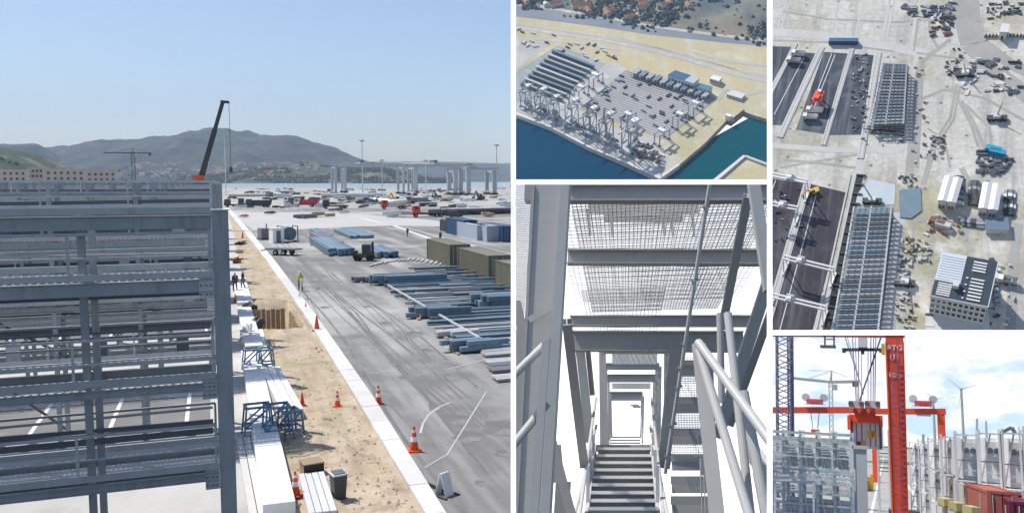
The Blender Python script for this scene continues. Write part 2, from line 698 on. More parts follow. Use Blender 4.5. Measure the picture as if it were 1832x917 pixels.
# woods on the far slopes (one mass)
mb = MB()
for i in range(5200):
    if random.random() < .5:
        hz, q = h_low, V((random.uniform(-1250, -240), random.uniform(3060, 3560), 0))
    elif random.random() < .75:
        hz, q = h_main, V((random.uniform(-2500, -300), random.uniform(3520, 4000), 0))
    else:
        hz, q = h_left, V((random.uniform(-1100, -740), random.uniform(1090, 1480), 0))
    if fbm(q.x / 130, q.y / 130, 3.3) < -.1:
        continue
    z = hz(q.x, q.y)
    s = random.uniform(5, 11) * (1 if q.y > 2000 else .55)
    pts = [(q.x + s * random.uniform(.5, .9) * math.cos(a + .3), q.y + s * .7 * math.sin(a + .3), z + s * random.uniform(.1, .7)) for a in (0, 1.26, 2.5, 3.77, 5.0)]
    mb.add(pts + [(q.x, q.y, z + s * random.uniform(.9, 1.3)), (q.x, q.y, z - 1)],
           [(0, 1, 5), (1, 2, 5), (2, 3, 5), (3, 4, 5), (4, 0, 5), (1, 0, 6), (2, 1, 6), (3, 2, 6), (4, 3, 6), (0, 4, 6)])
m_wood = mat('far foliage', (0.045, 0.075, 0.035), 0.9, 0, 0.5, 0.02)
tag(obj('far_wood', mb, m_wood), 'dark wooded belt along the far shore below the mountain', 'wood', None, 'stuff')

# houses of the town below the mountain
m_roof = mat('terracotta roof', (0.34, 0.17, 0.11), 0.8)
m_wall = mat('rendered house wall', (0.66, 0.62, 0.56), 0.8, 0, .15, .05, jitter=.2)


def house_mesh(w, d, h):
    a = MB().box(-w / 2, w / 2, -d / 2, d / 2, -6, h)
    r = MB().add([(-w / 2 - .4, -d / 2 - .4, h), (w / 2 + .4, -d / 2 - .4, h), (w / 2 + .4, d / 2 + .4, h), (-w / 2 - .4, d / 2 + .4, h), (-w / 2 - .4, 0, h + d * .3), (w / 2 + .4, 0, h + d * .3)],
                 [(0, 1, 5, 4), (2, 3, 4, 5), (1, 2, 5), (3, 0, 4), (3, 2, 1, 0)])
    return a.mesh('wall'), r.mesh('roof')


def window_grid(w, h, nx, nz, y, ww, wh, z0, dz):
    mb = MB()
    for i in range(nx):
        for k in range(nz):
            x = -w / 2 + w * (i + .5) / nx
            mb.box(x - ww / 2, x + ww / 2, y - .15, y + .1, z0 + k * dz, z0 + k * dz + wh)
    return mb


hm = [house_mesh(12, 10, 6), house_mesh(18, 11, 8), house_mesh(26, 12, 10)]
cnt = 0
seenp = []
for i in range(400):
    if cnt >= 80:
        break
    px = random.choice([random.gauss(330, 90), random.gauss(470, 60), random.uniform(215, 640)])
    py = random.uniform(294, 318)
    hz, d0, d1 = (h_low, 3050, 3650) if (px > 440 and random.random() < .5) else (h_main, 3480, 4700)
    q = on_hill(hz, px, py, d0, d1)
    if q is None or any((q - s_).length < 22 for s_ in seenp):
        continue
    seenp.append(q)
    cnt += 1
    w_, r_ = random.choice(hm)
    t = thing('house', 'tiny pale house among the trees at the foot of the mountain', 'house', Matrix.Translation(q) @ Matrix.Rotation(random.uniform(-.5, .5), 4, 'Z'), 'houses below the mountain')
    obj('wall', w_, m_wall, t)
    obj('roof', r_, m_roof, t)

# beige terrace buildings behind the racks, far left
m_beige = mat('beige render', (0.46, 0.40, 0.33), 0.85, 0, .12, .05)
for k, (x0, x1, yt, yb, d, lab) in enumerate(((-40, 48, 305, 332, 760, 'long beige building at the left edge behind the racks'),
                                              (50, 78, 301, 332, 800, 'narrow beige block with flat roof left of the colonnaded building'),
                                              (82, 152, 304, 333, 720, 'beige building with dark row of openings behind the racks'),
                                              (156, 208, 307, 333, 760, 'low beige building with slanting braces nearest the tower crane'))):
    a, b = P1.M @ P1.p(x0, yb, d), P1.M @ P1.p(x1, yb, d)
    w = (a - b).length
    zt = (P1.M @ P1.p(x0, yt, d)).z
    t = thing('building', lab, 'building', P1.M @ Matrix.Translation(V((P1.p((x0 + x1) / 2, yb, d).x, d, 0))), 'beige buildings behind the racks')
    obj('wall', MB().box(-w / 2, w / 2, 0, 14, 0, zt), m_beige, t)
    obj('roof', MB().box(-w / 2 - .5, w / 2 + .5, -.5, 14.5, zt + .003, zt + .9), m_beige, t)
    n = max(4, int(w / 4.2))
    for i in range(n):
        for kz in range(2):
            x = -w / 2 + w * (i + .5) / n
            z = zt - 3.2 - kz * 4.2
            obj('window', MB().box(x - .9, x + .9, -.12, .15, z, z + 2.0), glassm, t)

# ---- steel racks
RX = P1.p(397, 500, 20.5).x          # the right-hand end of all racks
FLOORS = (3.1, 5.25, 7.6)


def rail(t, x0, x1, y, z, post=2.9, m=None, lo=.52, hi=1.05):
    m = m or steel_l
    obj('handrail', MB().bar((x0, y, z + hi), (x1, y, z + hi), .055), m, t)
    obj('mid_rail', MB().bar((x0, y, z + lo), (x1, y, z + lo), .045), m, t)
    n = max(1, int((x1 - x0) / post))
    for i in range(n + 1):
        x = x1 - i * post
        if x >= x0:
            obj('rail_post', MB().bar((x, y, z), (x, y, z + hi), .055), m, t)


BOLT = MB().cyl((0, -.02, 0), (0, .003, 0), .022, n=6).mesh('bolt')


def rack(k, y, L, lab, detail):
    t = thing('steel_rack', lab, 'rack', P1.at((RX, y, 0)), 'steel reefer racks')
    top = 9.3 if k == 0 else 9.85
    sp = 2.9
    n = int(L / sp) + 1
    for i in range(n):
        x = -i * sp
        w = .34 if i == 0 else .22
        for yy in ((0.0, 1.7) if detail > 0 else (0.0,)):
            if i == 0 and yy == 0:
                mb = MB().bar((x, yy, 0), (x, yy, top), .36, .30, up=(0, 1, 0))
                c = obj('column', mb, steel, t)
                for zz in FLOORS:
                    g_ = obj('gusset_plate', MB().box(x - .5, x - .182, -.19, -.163, zz - .3, zz + .3), steel_l, c)
                    for bx in (-.46, -.34, -.24):
                        for bz in (-.2, 0, .2):
                            obj('bolt', BOLT, steel_d, g_, Matrix.Translation((x + bx, -.192, zz + bz)))
                obj('base_plate', MB().box(x - .3, x + .3, yy - .3, yy + .3, .004, .05), steel_d, c)
                obj('cap_plate', MB().box(x - .21, x + .21, yy - .18, yy + .18, top + .002, top + .03), steel_l, c)
            else:
                obj('column', MB().ibeam((x, yy, 0), (x, yy, top), .15, .18, .025, up=(0, 1, 0)), steel, t)
    for z in FLOORS + (8.72 if k else 9.06,):
        for yy in (-.16, 1.86):
            obj('beam', MB().ibeam((-L, yy, z), (-.2, yy, z), .10, .20 if z < 7 else .30, .025), steel, t)
            if detail > 1:
                obj('kick_plate', MB().box(-L, -.2, yy - .02 - .07 * (1 if yy < 0 else -1), yy + .02 - .07 * (1 if yy < 0 else -1), z + .19, z + .34), steel_l, t)
        if z < 9 and (k > 3 or z > 6):
            gr = MB()
            if detail > 1:
                q = -L
                while q < -.2:
                    gr.box(q, q + .05, -.08, 1.78, z + .12, z + .16)
                    q += .16
                for yy in (.1, .6, 1.1, 1.6):
                    gr.box(-L, -.2, yy, yy + .03, z + .09, z + .118)
            else:
                gr.box(-L, -.2, -.08, 1.78, z + .12, z + .16)
            obj('walkway_grating', gr, grating, t)
        if z < 9:
            rail(t, -L, -.25, -.19, z + .17, m=steel_l)
            if detail > 0:
                rail(t, -L, -.25, 1.89, z + .17, m=steel)
    for z in ((3.75, 4.3, 4.7, 5.9, 6.2, 6.6, 8.1, 8.4, 9.1, 9.4) if k else (8.3, 6.4, 4.3, 4.0)):      # pipes and conduits along the rack
        for yy in (.55, 1.2):
            if random.random() < .8:
                obj('conduit', MB().bar((-L, yy, z + random.uniform(-.12, .12)), (-.3, yy, z + random.uniform(-.12, .12)), .07, random.choice([.05, .09, .14])), random.choice([steel, steel_l, steel_d, steel_d]), t)
    if detail > 0:                                   # cable trays, sockets and cross bracing
        for z in FLOORS:
            for i in range(n - 1):
                x = -i * sp - sp / 2
                if random.random() < .75:
                    obj('socket_box', MB().box(x - .22, x + .22, .15, .42, z + .18, z + .95), steel_d if random.random() < .5 else steel_l, t) if k else None
            obj('cable_tray', MB().box(-L, -.4, 1.35, 1.62, z - .42, z - .34), steel_d, t)
        for i in range(2 if k == 0 else 0, n - 1, 2):
            x = -i * sp
            zz = (0.1,) + FLOORS
            for a, b in zip(zz, zz[1:]):
                if random.random() < .6:
                    obj('brace', MB().bar((x, 1.7, a + .1), (x - sp, 1.7, b - .2), .09), steel_d, t)
        for i in range(0, n, 2):
            for z in FLOORS:
                obj('cross_beam', MB().bar((-i * sp, -.05, z - .05), (-i * sp, 1.75, z - .05), .12, .2), steel_d, t)
    return t


ordn = ['nearest steel rack with thick end column, closest to the camera', 'second steel rack behind the nearest one', 'third steel rack back from the camera', 'fourth steel rack back from the camera',
        'fifth steel rack back from the camera', 'sixth steel rack back from the camera', 'seventh steel rack back from the camera', 'eighth steel rack back from the camera',
        'ninth steel rack back from the camera', 'tenth steel rack back from the camera', 'eleventh steel rack back from the camera', 'farthest steel rack of the row, under the crane boom']
y = 20.5
for k in range(12):
    L = min(9 + (y + 4) * .31, 60)
    rack(k, y, L, ordn[k], 2 if k < 4 else (1 if k < 9 else 0))
    y += 14.0 if k == 0 else (10.0 if k < 5 else 13.0)
# low handrail in front of the first rack
t = thing('handrail', 'plain steel handrail crossing the bottom left in front of the nearest rack', 'railing', P1.at((RX, 19.6, 0)))
obj('rail', MB().cyl((-9, 0, 2.25), (-.1, 0, 2.25), .035), steel_l, t)
for x in (-8, -5.2, -3.0, -.2):
    obj('post', MB().cyl((x, 0, 0), (x, 0, 2.25), .03), steel_l, t)
obj('rail', MB().cyl((-9, 0, 1.7), (-.1, 0, 1.7), .028), steel_l, t)

# ---- mobile crane behind the racks
d = 178.0
t = thing('mobile_crane', 'mobile crane with raised black telescopic boom behind the racks', 'crane', P1.at((P1.p(338, 400, d).x, d, 0), .0))
o0 = V((P1.p(338, 400, d).x, d, 0))
tip = P1.p(399, 181, d) - o0
piv = P1.p(341, 384, d) - o0
dirb = (tip - piv)
obj('chassis', MB().box(-6, 6, -1.4, 1.4, .9, 1.8), mat('crane yellow', (.75, .36, .04), .5), t)
for x in (-5, -3.4, 2.2, 3.8, 5.2):
    for yy in (-1.3, 1.3):
        obj('wheel', MB().cyl((x, yy - .3, .75), (x, yy + .3, .75), .75, n=14), black, t)
obj('cab', MB().box(4.6, 7.0, -1.2, 1.2, 1.0, 2.9), MATS['crane yellow'], t)
obj('superstructure', MB().box(-3.5, 1.5, -1.3, 1.3, 1.83, 3.6), MATS['crane yellow'], t)
b = obj('boom', MB().bar(piv, piv + dirb * .45, 1.15, 1.25, w2=1.05, h2=1.1), darkm, t)
obj('boom_section', MB().bar(piv + dirb * .44, piv + dirb * .75, .95, 1.0), darkm, b)
obj('boom_section', MB().bar(piv + dirb * .74, tip, .72, .75), darkm, b)
obj('boom_head', MB().bar(tip - V((.5, 0, .1)), tip + V((1.2, 0, -.2)), .6, .5), darkm, b)
obj('winch_housing', MB().box(piv.x + .6, piv.x + 2.8, -1.0, 1.0, P1.p(0, 321, d).z, P1.p(0, 313, d).z), orange, t)
obj('hoist_rope', MB().cyl(tip + V((1.1, 0, -.3)), tip + V((1.1, 0, -13)), .05, n=5), darkm, t)
obj('hook_block', MB().box(tip.x + .8, tip.x + 1.4, -.3, .3, tip.z - 14, tip.z - 13), darkm, t)


def lattice(t, name, a, b, w, m, n=8, th=None):
    """square lattice mast between two points on one axis"""
    a, b = V(a), V(b)
    th = th or w * .12
    d = (b - a).normalized()
    u = V((0, 0, 1)) if abs(d.z) < .9 else V((0, 1, 0))
    x = d.cross(u).normalized()
    z = x.cross(d)
    cs = [x * w / 2 + z * w / 2, x * w / 2 - z * w / 2, -x * w / 2 - z * w / 2, -x * w / 2 + z * w / 2]
    for c in cs:
        obj('chord', MB().bar(a + c, b + c, th), m, t)
    lc = MB()
    for i in range(n):
        p0, p1 = a.lerp(b, i / n), a.lerp(b, (i + 1) / n)
        for k in range(4):
            c0, c1 = cs[k], cs[(k + 1) % 4]
            if (i + k) % 2:
                c0, c1 = c1, c0
            lc.bar(p0 + c0, p1 + c1, th * .65)
    obj('lacing', lc, m, t)


def tower_crane(fr, loc, hgt, jibL, cj, lab, m, w=2.2, rz=0.0):
    t = thing('tower_crane', lab, 'crane', fr.at(loc, rz))
    lattice(t, 'mast', (0, 0, 0), (0, 0, hgt), w, m, 12)
    obj('base', MB().box(-3, 3, -3, 3, .003, 1.2), conc, t)
    obj('cab', MB().box(w / 2 + .1, w / 2 + 1.7, -.9, .9, hgt - 2.8, hgt - .4), offw, t)
    j = obj('jib', MB().bar((-jibL, 0, hgt + .8), (cj, 0, hgt + .8), .9, 1.0), m, t)
    obj('counterweight', MB().box(cj - 3, cj - .5, -.8, .8, hgt - 1.8, hgt + .2), darkm, t)
    obj('apex', MB().bar((0, 0, hgt), (0, 0, hgt + jibL * .2), 1.1, 1.1, w2=.5, h2=.5), m, t)
    obj('tie', MB().bar((0, 0, hgt + jibL * .2), (-jibL * .7, 0, hgt + 1.2), .22), m, t)
    obj('tie', MB().bar((0, 0, hgt + jibL * .2), (cj * .85, 0, hgt + 1.2), .22), m, t)
    return t


d = 900
q = P1.p(240, 332, d)
tower_crane(P1, (q.x, d, 0), P1.p(240, 275, d).z, 26, 17, 'slim dark tower crane in front of the mountain, left of the boom', darkm, 3.0)


def light_mast(px, pb, pt, lab, w=.9, heads=True):
    g = P1.g(px, pb, 0)
    top = P1.p(px, pt, g.y).z
    t = thing('light_mast', lab, 'light mast', P1.at((g.x, g.y, 0)), 'tall floodlight masts in the yard')
    obj('pole', MB().cyl((0, 0, 0), (0, 0, top), w * .55, w * .32, 10), offw, t)
    obj('ring', MB().cyl((0, 0, top), (0, 0, top + .4), w * 1.2, n=12), steel_d, t)
    for a in range(8):
        x, y_ = math.cos(a * .785) * w * 1.5, math.sin(a * .785) * w * 1.5
        obj('floodlight', MB().box(x - .5, x + .5, y_ - .4, y_ + .4, top - .5, top + .6), steel_l, t)


light_mast(404.5, 350, 246, 'dark floodlight mast beside the crane boom', .55)
light_mast(649, 346, 252, 'pale floodlight mast at the foot of the mountain slope, tallest over the gantry frames', .9)
light_mast(888.5, 346, 260, 'pale floodlight mast near the right edge of the yard view', .9)
light_mast(684, 349, 287, 'short floodlight mast inside the wide gantry frame', .6)
light_mast(762, 352, 288, 'short floodlight mast between the two gantry frames', .6)

# ---- white gantry cranes being assembled
m_gan = mat('grey white gantry paint', (0.45, 0.47, 0.50), .5, 0, .12, .05)


def gantry(xs, yb, yt, lab, thick, dep=16.0, taper=None):
    g0, g1 = P1.g(xs[0], yb, 0), P1.g(xs[1], yb, 0)
    y = (g0.y + g1.y) / 2
    a, b = P1.p(xs[0], yb, y), P1.p(xs[1], yb, y)
    top = P1.p(xs[0], yt, y).z
    w = b.x - a.x
    t = thing('gantry_crane', lab, 'gantry crane', P1.at((a.x, y, 0)), 'gantry cranes under assembly')
    for x, th in ((0, thick[0]), (w, thick[1])):
        for yy in (0, dep):
            L = obj('leg', MB().bar((x, yy, 1.5), (x, yy, top - 1.2), th, th * .7, w2=th * 1.15, h2=th), m_gan, t)
            obj('bogie', MB().box(x - th, x + th, yy - 2, yy + 2, .2, 1.5), darkm, L)
        obj('sill_beam', MB().bar((x, 0, 2.3), (x, dep, 2.3), th * .6, 1.2), m_gan, t)
        obj('tie_beam', MB().bar((x, 0, top - 2), (x, dep, top - 2), th * .5, 1.0), m_gan, t)
    for yy in (0, dep):
        obj('girder', MB().bar((-3, yy, top), (w + 3, yy, top), 1.2, 1.3), m_gan, t)
        obj('walkway_rail', MB().bar((-6, yy - 1.2, top + 2.0), (w + 6, yy - 1.2, top + 2.0), .2), m_gan, t)
    tr = obj('trolley', MB().box(w * .35, w * .35 + 4, -1, dep + 1, top + .68, top + 1.5), m_gan, t)
    obj('machinery_house', MB().box(w * .35 + 1, w * .35 + 3.4, 3, dep - 3, top + 1.503, top + 3.2), steel_d, tr)
    return t


gantry((601, 722), 348, 294, 'wide white gantry frame at left of the assembled cranes', (1.6, 1.5), 18)
gantry((742, 838), 350, 295, 'middle white gantry frame with dark top girder', (1.3, 2.6), 18)
gantry((815, 884), 349, 301, 'right-hand gantry frame partly behind the middle one', (2.6, 2.2), 16)
gantry((618, 746), 345, 297, 'white gantry frame standing behind the wide one', (1.8, 1.4), 16)
# ---- traffic cones
def cone(fr, loc, h, lab, lean=0, grp='orange traffic cones', white_band=True, blk=False):
    t = thing('traffic_cone', lab, 'traffic cone', fr.at(loc, random.uniform(0, 1.5)), grp)
    s = h / .75
    obj('base', MB().prism([(x * s, y * s) for x, y in ((-.19, -.15), (-.15, -.19), (.15, -.19), (.19, -.15), (.19, .15), (.15, .19), (-.15, .19), (-.19, .15))], 0.012, .045 * s), black if blk else orange, t)
    r = lambda z: (.145 - (.145 - .03) * z / .75) * s
    for nm, z0, z1, m in (('cone_body', .045, .30, orange), ('reflective_band', .30, .44, refl if white_band else orange), ('cone_body', .44, .56, orange), ('reflective_band', .56, .64, refl if white_band else orange), ('cone_body', .64, .75, orange)):
        obj(nm, MB().cyl((0, 0, z0 * s), (0, 0, z1 * s), r(z0), r(z1), 16), m, t, smooth=False)
    return t


for px, py, h, lab, wb in ((741, 806, .95, 'largest orange traffic cone on the near part of the kerb edge', 1), (677, 722, .85, 'orange traffic cone at the kerb, second from the camera', 1),
                       (567, 592, 1.05, 'tall orange traffic cone with black base at the far kerb', 0), (604, 728, .72, 'slim orange cone standing on the soil right of its twin', 1),
                       (541, 727, .62, 'small orange cone on the soil left of its twin', 0), (529, 890, .8, 'orange cone at bottom beside the white boards', 1),
                       (547, 552, .5, 'small red cone at the kerb beyond the tall cone', 0), (752, 572, .45, 'small faded cone on the asphalt before the steel beams', 1),
                       (434, 426, 1.1, 'small red cone far along the soil strip by the kerb', 0), (421, 541, .75, 'red cone beside the end column near the workers', 0)):
    g = P1.g(px, py, 0)
    z = dirtz(g.x, g.y) if px in (604, 541, 529, 434, 421) else 0
    cone(P1, (g.x, g.y, z), h, lab, 0, 'orange traffic cones', wb, px == 567)

# white A-shaped barrier at the kerb, bottom right
g = P1.g(795, 884, 0)
t = thing('barrier_board', 'white A shaped barrier board standing on the road beside the kerb', 'barrier', P1.at((g.x, g.y, 0), .5))
for s_ in (-1, 1):
    obj('panel', MB().bar((-.0, s_ * .24, .02), (0, s_ * .03, .72), .36, .03, up=(0, 1, 0)), white, t)
for x in (-.28, .28):
    obj('foot', MB().box(x - .04, x + .04, -.4, .4, .006, .05), darkm, t)
g = P1.g(775, 872, 0)
tag(obj('timber_batten', MB().bar((0, -.5, .06), (.0, .6, .06), .08, .1), darkm, None, P1.at((g.x, g.y, .0), .45)), 'dark timber batten lying against the kerb by the white barrier', 'timber')


# ---- long pale slabs and boards left of the soil strip
def plank_stack(px0, py0, px1, py1, w, n, h, lab, m, layers=1, z0=0.02, nm='slab_stack', part='slab', gap=.02):
    a, b = P1.g(px0, py0, 0), P1.g(px1, py1, 0)
    d = b - a
    L = d.length
    t = thing(nm, lab, 'slabs' if part == 'slab' else 'boards', P1.at((a.x, a.y, z0), math.atan2(d.y, d.x) - math.pi / 2))
    pw = w / n
    for k in range(layers):
        for i in range(n):
            j = random.uniform(-.06, .06)
            obj(part, MB().box(-w / 2 + i * pw + gap / 2, -w / 2 + (i + 1) * pw - gap / 2, j, L + j, k * (h + .01), k * (h + .01) + h), m, t)
    return t


m_slab = mat('new white concrete', (.74, .74, .73), .7, 0, .07, 2)
plank_stack(500, 925, 447, 640, .95, 1, .45, 'long white concrete slab running beside the end column', m_slab)
plank_stack(455, 632, 437, 560, 1.0, 1, .45, 'white concrete slab further along beside the end column', m_slab)
plank_stack(523, 752, 484, 672, .95, 3, .22, 'white boards in two layers with their end resting at the blue trestle', m_slab, 2, .03, 'board_stack', 'board', .03)
plank_stack(478, 668, 462, 596, .6, 2, .25, 'narrow white boards between the pit and the column', m_slab, 1, .03, 'board_stack', 'board', .03)
plank_stack(578, 930, 557, 858, .85, 4, .10, 'grey white planks lying side by side at the bottom edge', offw, 2, .05, 'board_stack', 'board', .025)
plank_stack(470, 925, 440, 780, .8, 3, .12, 'wrinkled pale sheeting boards against the column at the bottom', conc, 1, .02, 'board_stack', 'board', .03)
plank_stack(438, 545, 428, 500, 1.2, 2, .2, 'short pale slabs near the two workers', m_slab)
m_tre = mat('blue steel trestle', (.10, .20, .30), .5)


def trestle(px, py, w, h, lab, rz=0.0):
    g = P1.g(px, py, 0)
    t = thing('steel_trestle', lab, 'trestle', P1.at((g.x, g.y, 0), rz), 'blue steel trestles')
    for y_ in (-.35, .35):
        for x in (-w / 2, w / 2):
            obj('leg', MB().bar((x * 1.15, y_ * 1.2, 0.02), (x * .9, y_, h), .065), m_tre, t)
        obj('top_bar', MB().bar((-w * .5, y_, h), (w * .5, y_, h), .08), m_tre, t)
        obj('cross_bar', MB().bar((-w * .52, y_ * 1.1, h * .35), (w * .52, y_ * 1.1, h * .35), .07), m_tre, t)
        obj('brace', MB().bar((-w * .52, y_ * 1.1, h * .35), (w * .45, y_, h), .06), m_tre, t)
    for x in (-w / 2, w / 2):
        obj('side_bar', MB().bar((x * .9, -.35, h + .0), (x * .9, .35, h), .08), m_tre, t)
        obj('side_bar', MB().bar((x * 1.05, -.4, h * .4), (x * 1.05, .4, h * .4), .06), m_tre, t)


trestle(452, 662, .85, 1.15, 'blue trestle straddling the long slab, nearer the column in the far pair', .1)
trestle(475, 662, .75, 1.15, 'blue trestle over the narrow boards in the far pair', .1)
trestle(462, 778, 1.0, 1.2, 'blue trestle straddling the long slab in the near pair', .08)
trestle(497, 786, .95, 1.35, 'blue black trestle at the end of the white boards in the near pair', .1)
trestle(520, 782, .7, 1.1, 'dark trestle leaning on the near pair beside the soil', .3)

# box, bin
g = P1.g(558, 850, 0)
t = thing('crate', 'brown crate with black front behind the grey planks', 'crate', P1.at((g.x, g.y, .05), .15))
obj('body', MB().box(-.33, .33, -.3, .3, 0, .42), wood, t)
obj('front', MB().box(-.34, .34, -.33, -.302, .0, .44), black, t)
obj('lid', MB().box(-.36, .36, -.34, .33, .443, .48), mat('cardboard', (.36, .27, .18), .85), t)
g = P1.g(606, 893, 0)
t = thing('waste_bin', 'black square waste bin with patterned lid on the soil at the bottom', 'bin', P1.at((g.x, g.y, .05), .2))
obj('body', MB().add([(-.17, -.17, 0), (.17, -.17, 0), (.17, .17, 0), (-.17, .17, 0), (-.22, -.22, .78), (.22, -.22, .78), (.22, .22, .78), (-.22, .22, .78)], [(0, 1, 5, 4), (1, 2, 6, 5), (2, 3, 7, 6), (3, 0, 4, 7), (3, 2, 1, 0)]), darkm, t)
obj('rim', MB().box(-.24, .24, -.24, .24, .783, .83), offw, t)
obj('lid', MB().box(-.19, .19, -.19, .19, .832, .86), steel_d, t)
# pit formwork and scattered iron near the pit
t = thing('pit_shoring', 'timber boards lining the dug pit in the soil strip', 'shoring', P1.at((pit.x, pit.y, 0)))
for i in range(7):
    obj('board', MB().box(-1.25 + i * .36, -.93 + i * .36, 4.6, 4.66, -2.4, .02 + random.uniform(-.06, .08)), wood, t)
for i in range(6):
    obj('board', MB().box(1.5, 1.56, -4.3 + i * 1.4, -2.95 + i * 1.4, -2.4, .05 + random.uniform(-.1, .1)), wood, t)
for px, py, w, l, h, m, nm, lab in ((424, 470, .9, 1.6, .7, rust, 'rusty_crate', 'rusty red crate on the soil strip behind the workers'), (428, 452, 1.0, 1.2, .5, wood, 'timber_pile', 'small timber pile on the soil strip'),
                                (447, 552, .8, 1.8, .5, darkm, 'cable_heap', 'dark heap of cable beside the pit'), (463, 585, .6, 1.0, .6, darkm, 'tool_chest', 'dark chest at the edge of the pit'),
                                (430, 437, 1.2, 2, .5, darkm, 'cable_heap', 'dark heap of cable far along the soil strip'), (440, 605, .5, .8, .9, offw, 'sack', 'white sack standing on the slab by the column')):
    g = P1.g(px, py, 0)
    mb = MB()
    for i in range(7):
        x, y_ = random.uniform(-w / 2, w / 2), random.uniform(-l / 2, l / 2)
        mb.bar((x - w * .3, y_ - l * .2, random.uniform(.05, h * .7)), (x + w * .3, y_ + l * .2, random.uniform(h * .3, h)), w * .22, h * .3)
    mb.box(-w * .4, w * .4, -l * .4, l * .4, -.05, h * .6)
    tag(obj(nm, mb, m, None, P1.at((g.x, g.y, .02), random.uniform(-.4, .4))), lab, nm.split('_')[-1])


# ---- people
def person(fr, loc, rz, h, lab, top_m, leg_m, walk=.12, helmet=None):
    """one continuous body grown over a skeleton; clothes follow as shells of the same skeleton"""
    sk = MB()
    s = h / 1.75
    J = {'pel': (0, 0, .95), 'che': (0, 0, 1.28), 'neck': (0, 0, 1.47), 'head': (0, .02, 1.60), 'top': (0, .02, 1.72),
         'lh': (-.1, 0, .9), 'lk': (-.11, walk, .5), 'la': (-.11, walk * .6, .08), 'lt': (-.11, walk * .6 + .15, .03),
         'rh': (.1, 0, .9), 'rk': (.11, -walk * .3, .5), 'ra': (.11, -walk * 1.4, .08), 'rt': (.11, -walk * 1.4 + .15, .03),
         'ls': (-.19, 0, 1.41), 'le': (-.25, -.05, 1.12), 'lw': (-.24, .1, .88), 'lf': (-.24, .13, .78),
         'rs': (.19, 0, 1.41), 're': (.25, -.02, 1.12), 'rw': (.22, .16, .92), 'rf': (.21, .2, .83)}
    R = {'pel': .15, 'che': .16, 'neck': .055, 'head': .10, 'top': .075, 'lh': .095, 'rh': .095, 'lk': .062, 'rk': .062, 'la': .045, 'ra': .045, 'lt': .04, 'rt': .04,
         'ls': .07, 'rs': .07, 'le': .048, 're': .048, 'lw': .035, 'rw': .035, 'lf': .035, 'rf': .035}
    E = [('pel', 'che'), ('che', 'neck'), ('neck', 'head'), ('head', 'top'), ('pel', 'lh'), ('lh', 'lk'), ('lk', 'la'), ('la', 'lt'), ('pel', 'rh'), ('rh', 'rk'), ('rk', 'ra'), ('ra', 'rt'),
         ('che', 'ls'), ('ls', 'le'), ('le', 'lw'), ('lw', 'lf'), ('che', 'rs'), ('rs', 're'), ('re', 'rw'), ('rw', 'rf')]

    def grow(keys, grow_by, name):
        ks = [k for k in J if k in keys]
        me = bpy.data.meshes.new(name)
        me.from_pydata([V(J[k]) * s for k in ks], [(ks.index(a), ks.index(b)) for a, b in E if a in ks and b in ks], [])
        o = bpy.data.objects.new(name, me)
        COL.objects.link(o)
        md = o.modifiers.new('skin', 'SKIN')
        for i, k in enumerate(ks):
            sv = me.skin_vertices[0].data[i]
            sv.radius = ((R[k] + grow_by) * s, (R[k] + grow_by) * s * (.75 if k in ('pel', 'che') else 1))
            sv.use_root = (i == 0)
        o.modifiers.new('sub', 'SUBSURF').levels = 1
        dg = bpy.context.evaluated_depsgraph_get()
        m2 = bpy.data.meshes.new_from_object(o.evaluated_get(dg))
        bpy.data.objects.remove(o)
        return m2
    t = thing('person', lab, 'person', fr.at(loc, rz), 'workers on the site')
    body = grow(set(J), 0, 'body')
    obj('body', body, mat('skin', (.42, .27, .19), .6), t, smooth=True)
    obj('jacket', grow({'pel', 'che', 'ls', 'le', 'lw', 'rs', 're', 'rw'}, .016, 'jacket'), top_m, t, smooth=True)
    obj('trousers', grow({'pel', 'lh', 'lk', 'la', 'rh', 'rk', 'ra'}, .013, 'trousers'), leg_m, t, smooth=True)
    hm_ = MB()
    for i in range(5):
        a0, a1 = i * .3, (i + 1) * .3
        hm_.cyl((0, .02 * s, (1.63 + .11 * math.sin(a0)) * s), (0, .02 * s, (1.63 + .11 * math.sin(min(a1, 1.57))) * s), .125 * s * math.cos(a0), max(.004, .125 * s * math.cos(min(a1, 1.57))), 10)
    obj('helmet', hm_, helmet or white, t, smooth=True)


navy = mat('navy cloth', (.04, .05, .08), .9)
hiv = mat('yellow vest cloth', (.6, .65, .08), .8)
for px, py, rz, tm, lm_, lab in ((421, 522, .4, navy, navy, 'worker in dark clothes standing just right of the end column'), (435, 518, 1.2, navy, mat('grey cloth', (.2, .2, .21), .9), 'worker in dark jacket facing the first by the slabs'),
                                (729, 424, 2.0, navy, navy, 'lone worker standing by the white channel line'), (788, 432, 0.5, navy, navy, 'worker walking in front of the olive containers'),
                                (538, 520, .3, hiv, navy, 'worker in a yellow vest at the kerb beyond the cones'), (700, 350, .3, navy, navy, 'distant worker near the gantry legs')):
    g = P1.g(px, py, 0)
    person(P1, (g.x, g.y, .01), rz, 1.78, lab, tm, lm_)

# tripod and instrument at the kerb
g = P1.g(540, 534, 0)
t = thing('survey_tripod', 'white surveying tripod standing at the kerb beside the worker', 'tripod', P1.at((g.x, g.y, 0)))
for a in range(3):
    obj('leg', MB().bar((math.cos(a * 2.1) * .5, math.sin(a * 2.1) * .5, .01), (0, 0, 1.3), .06), white, t)
obj('head', MB().box(-.14, .14, -.12, .12, 1.3, 1.65), offw, t)


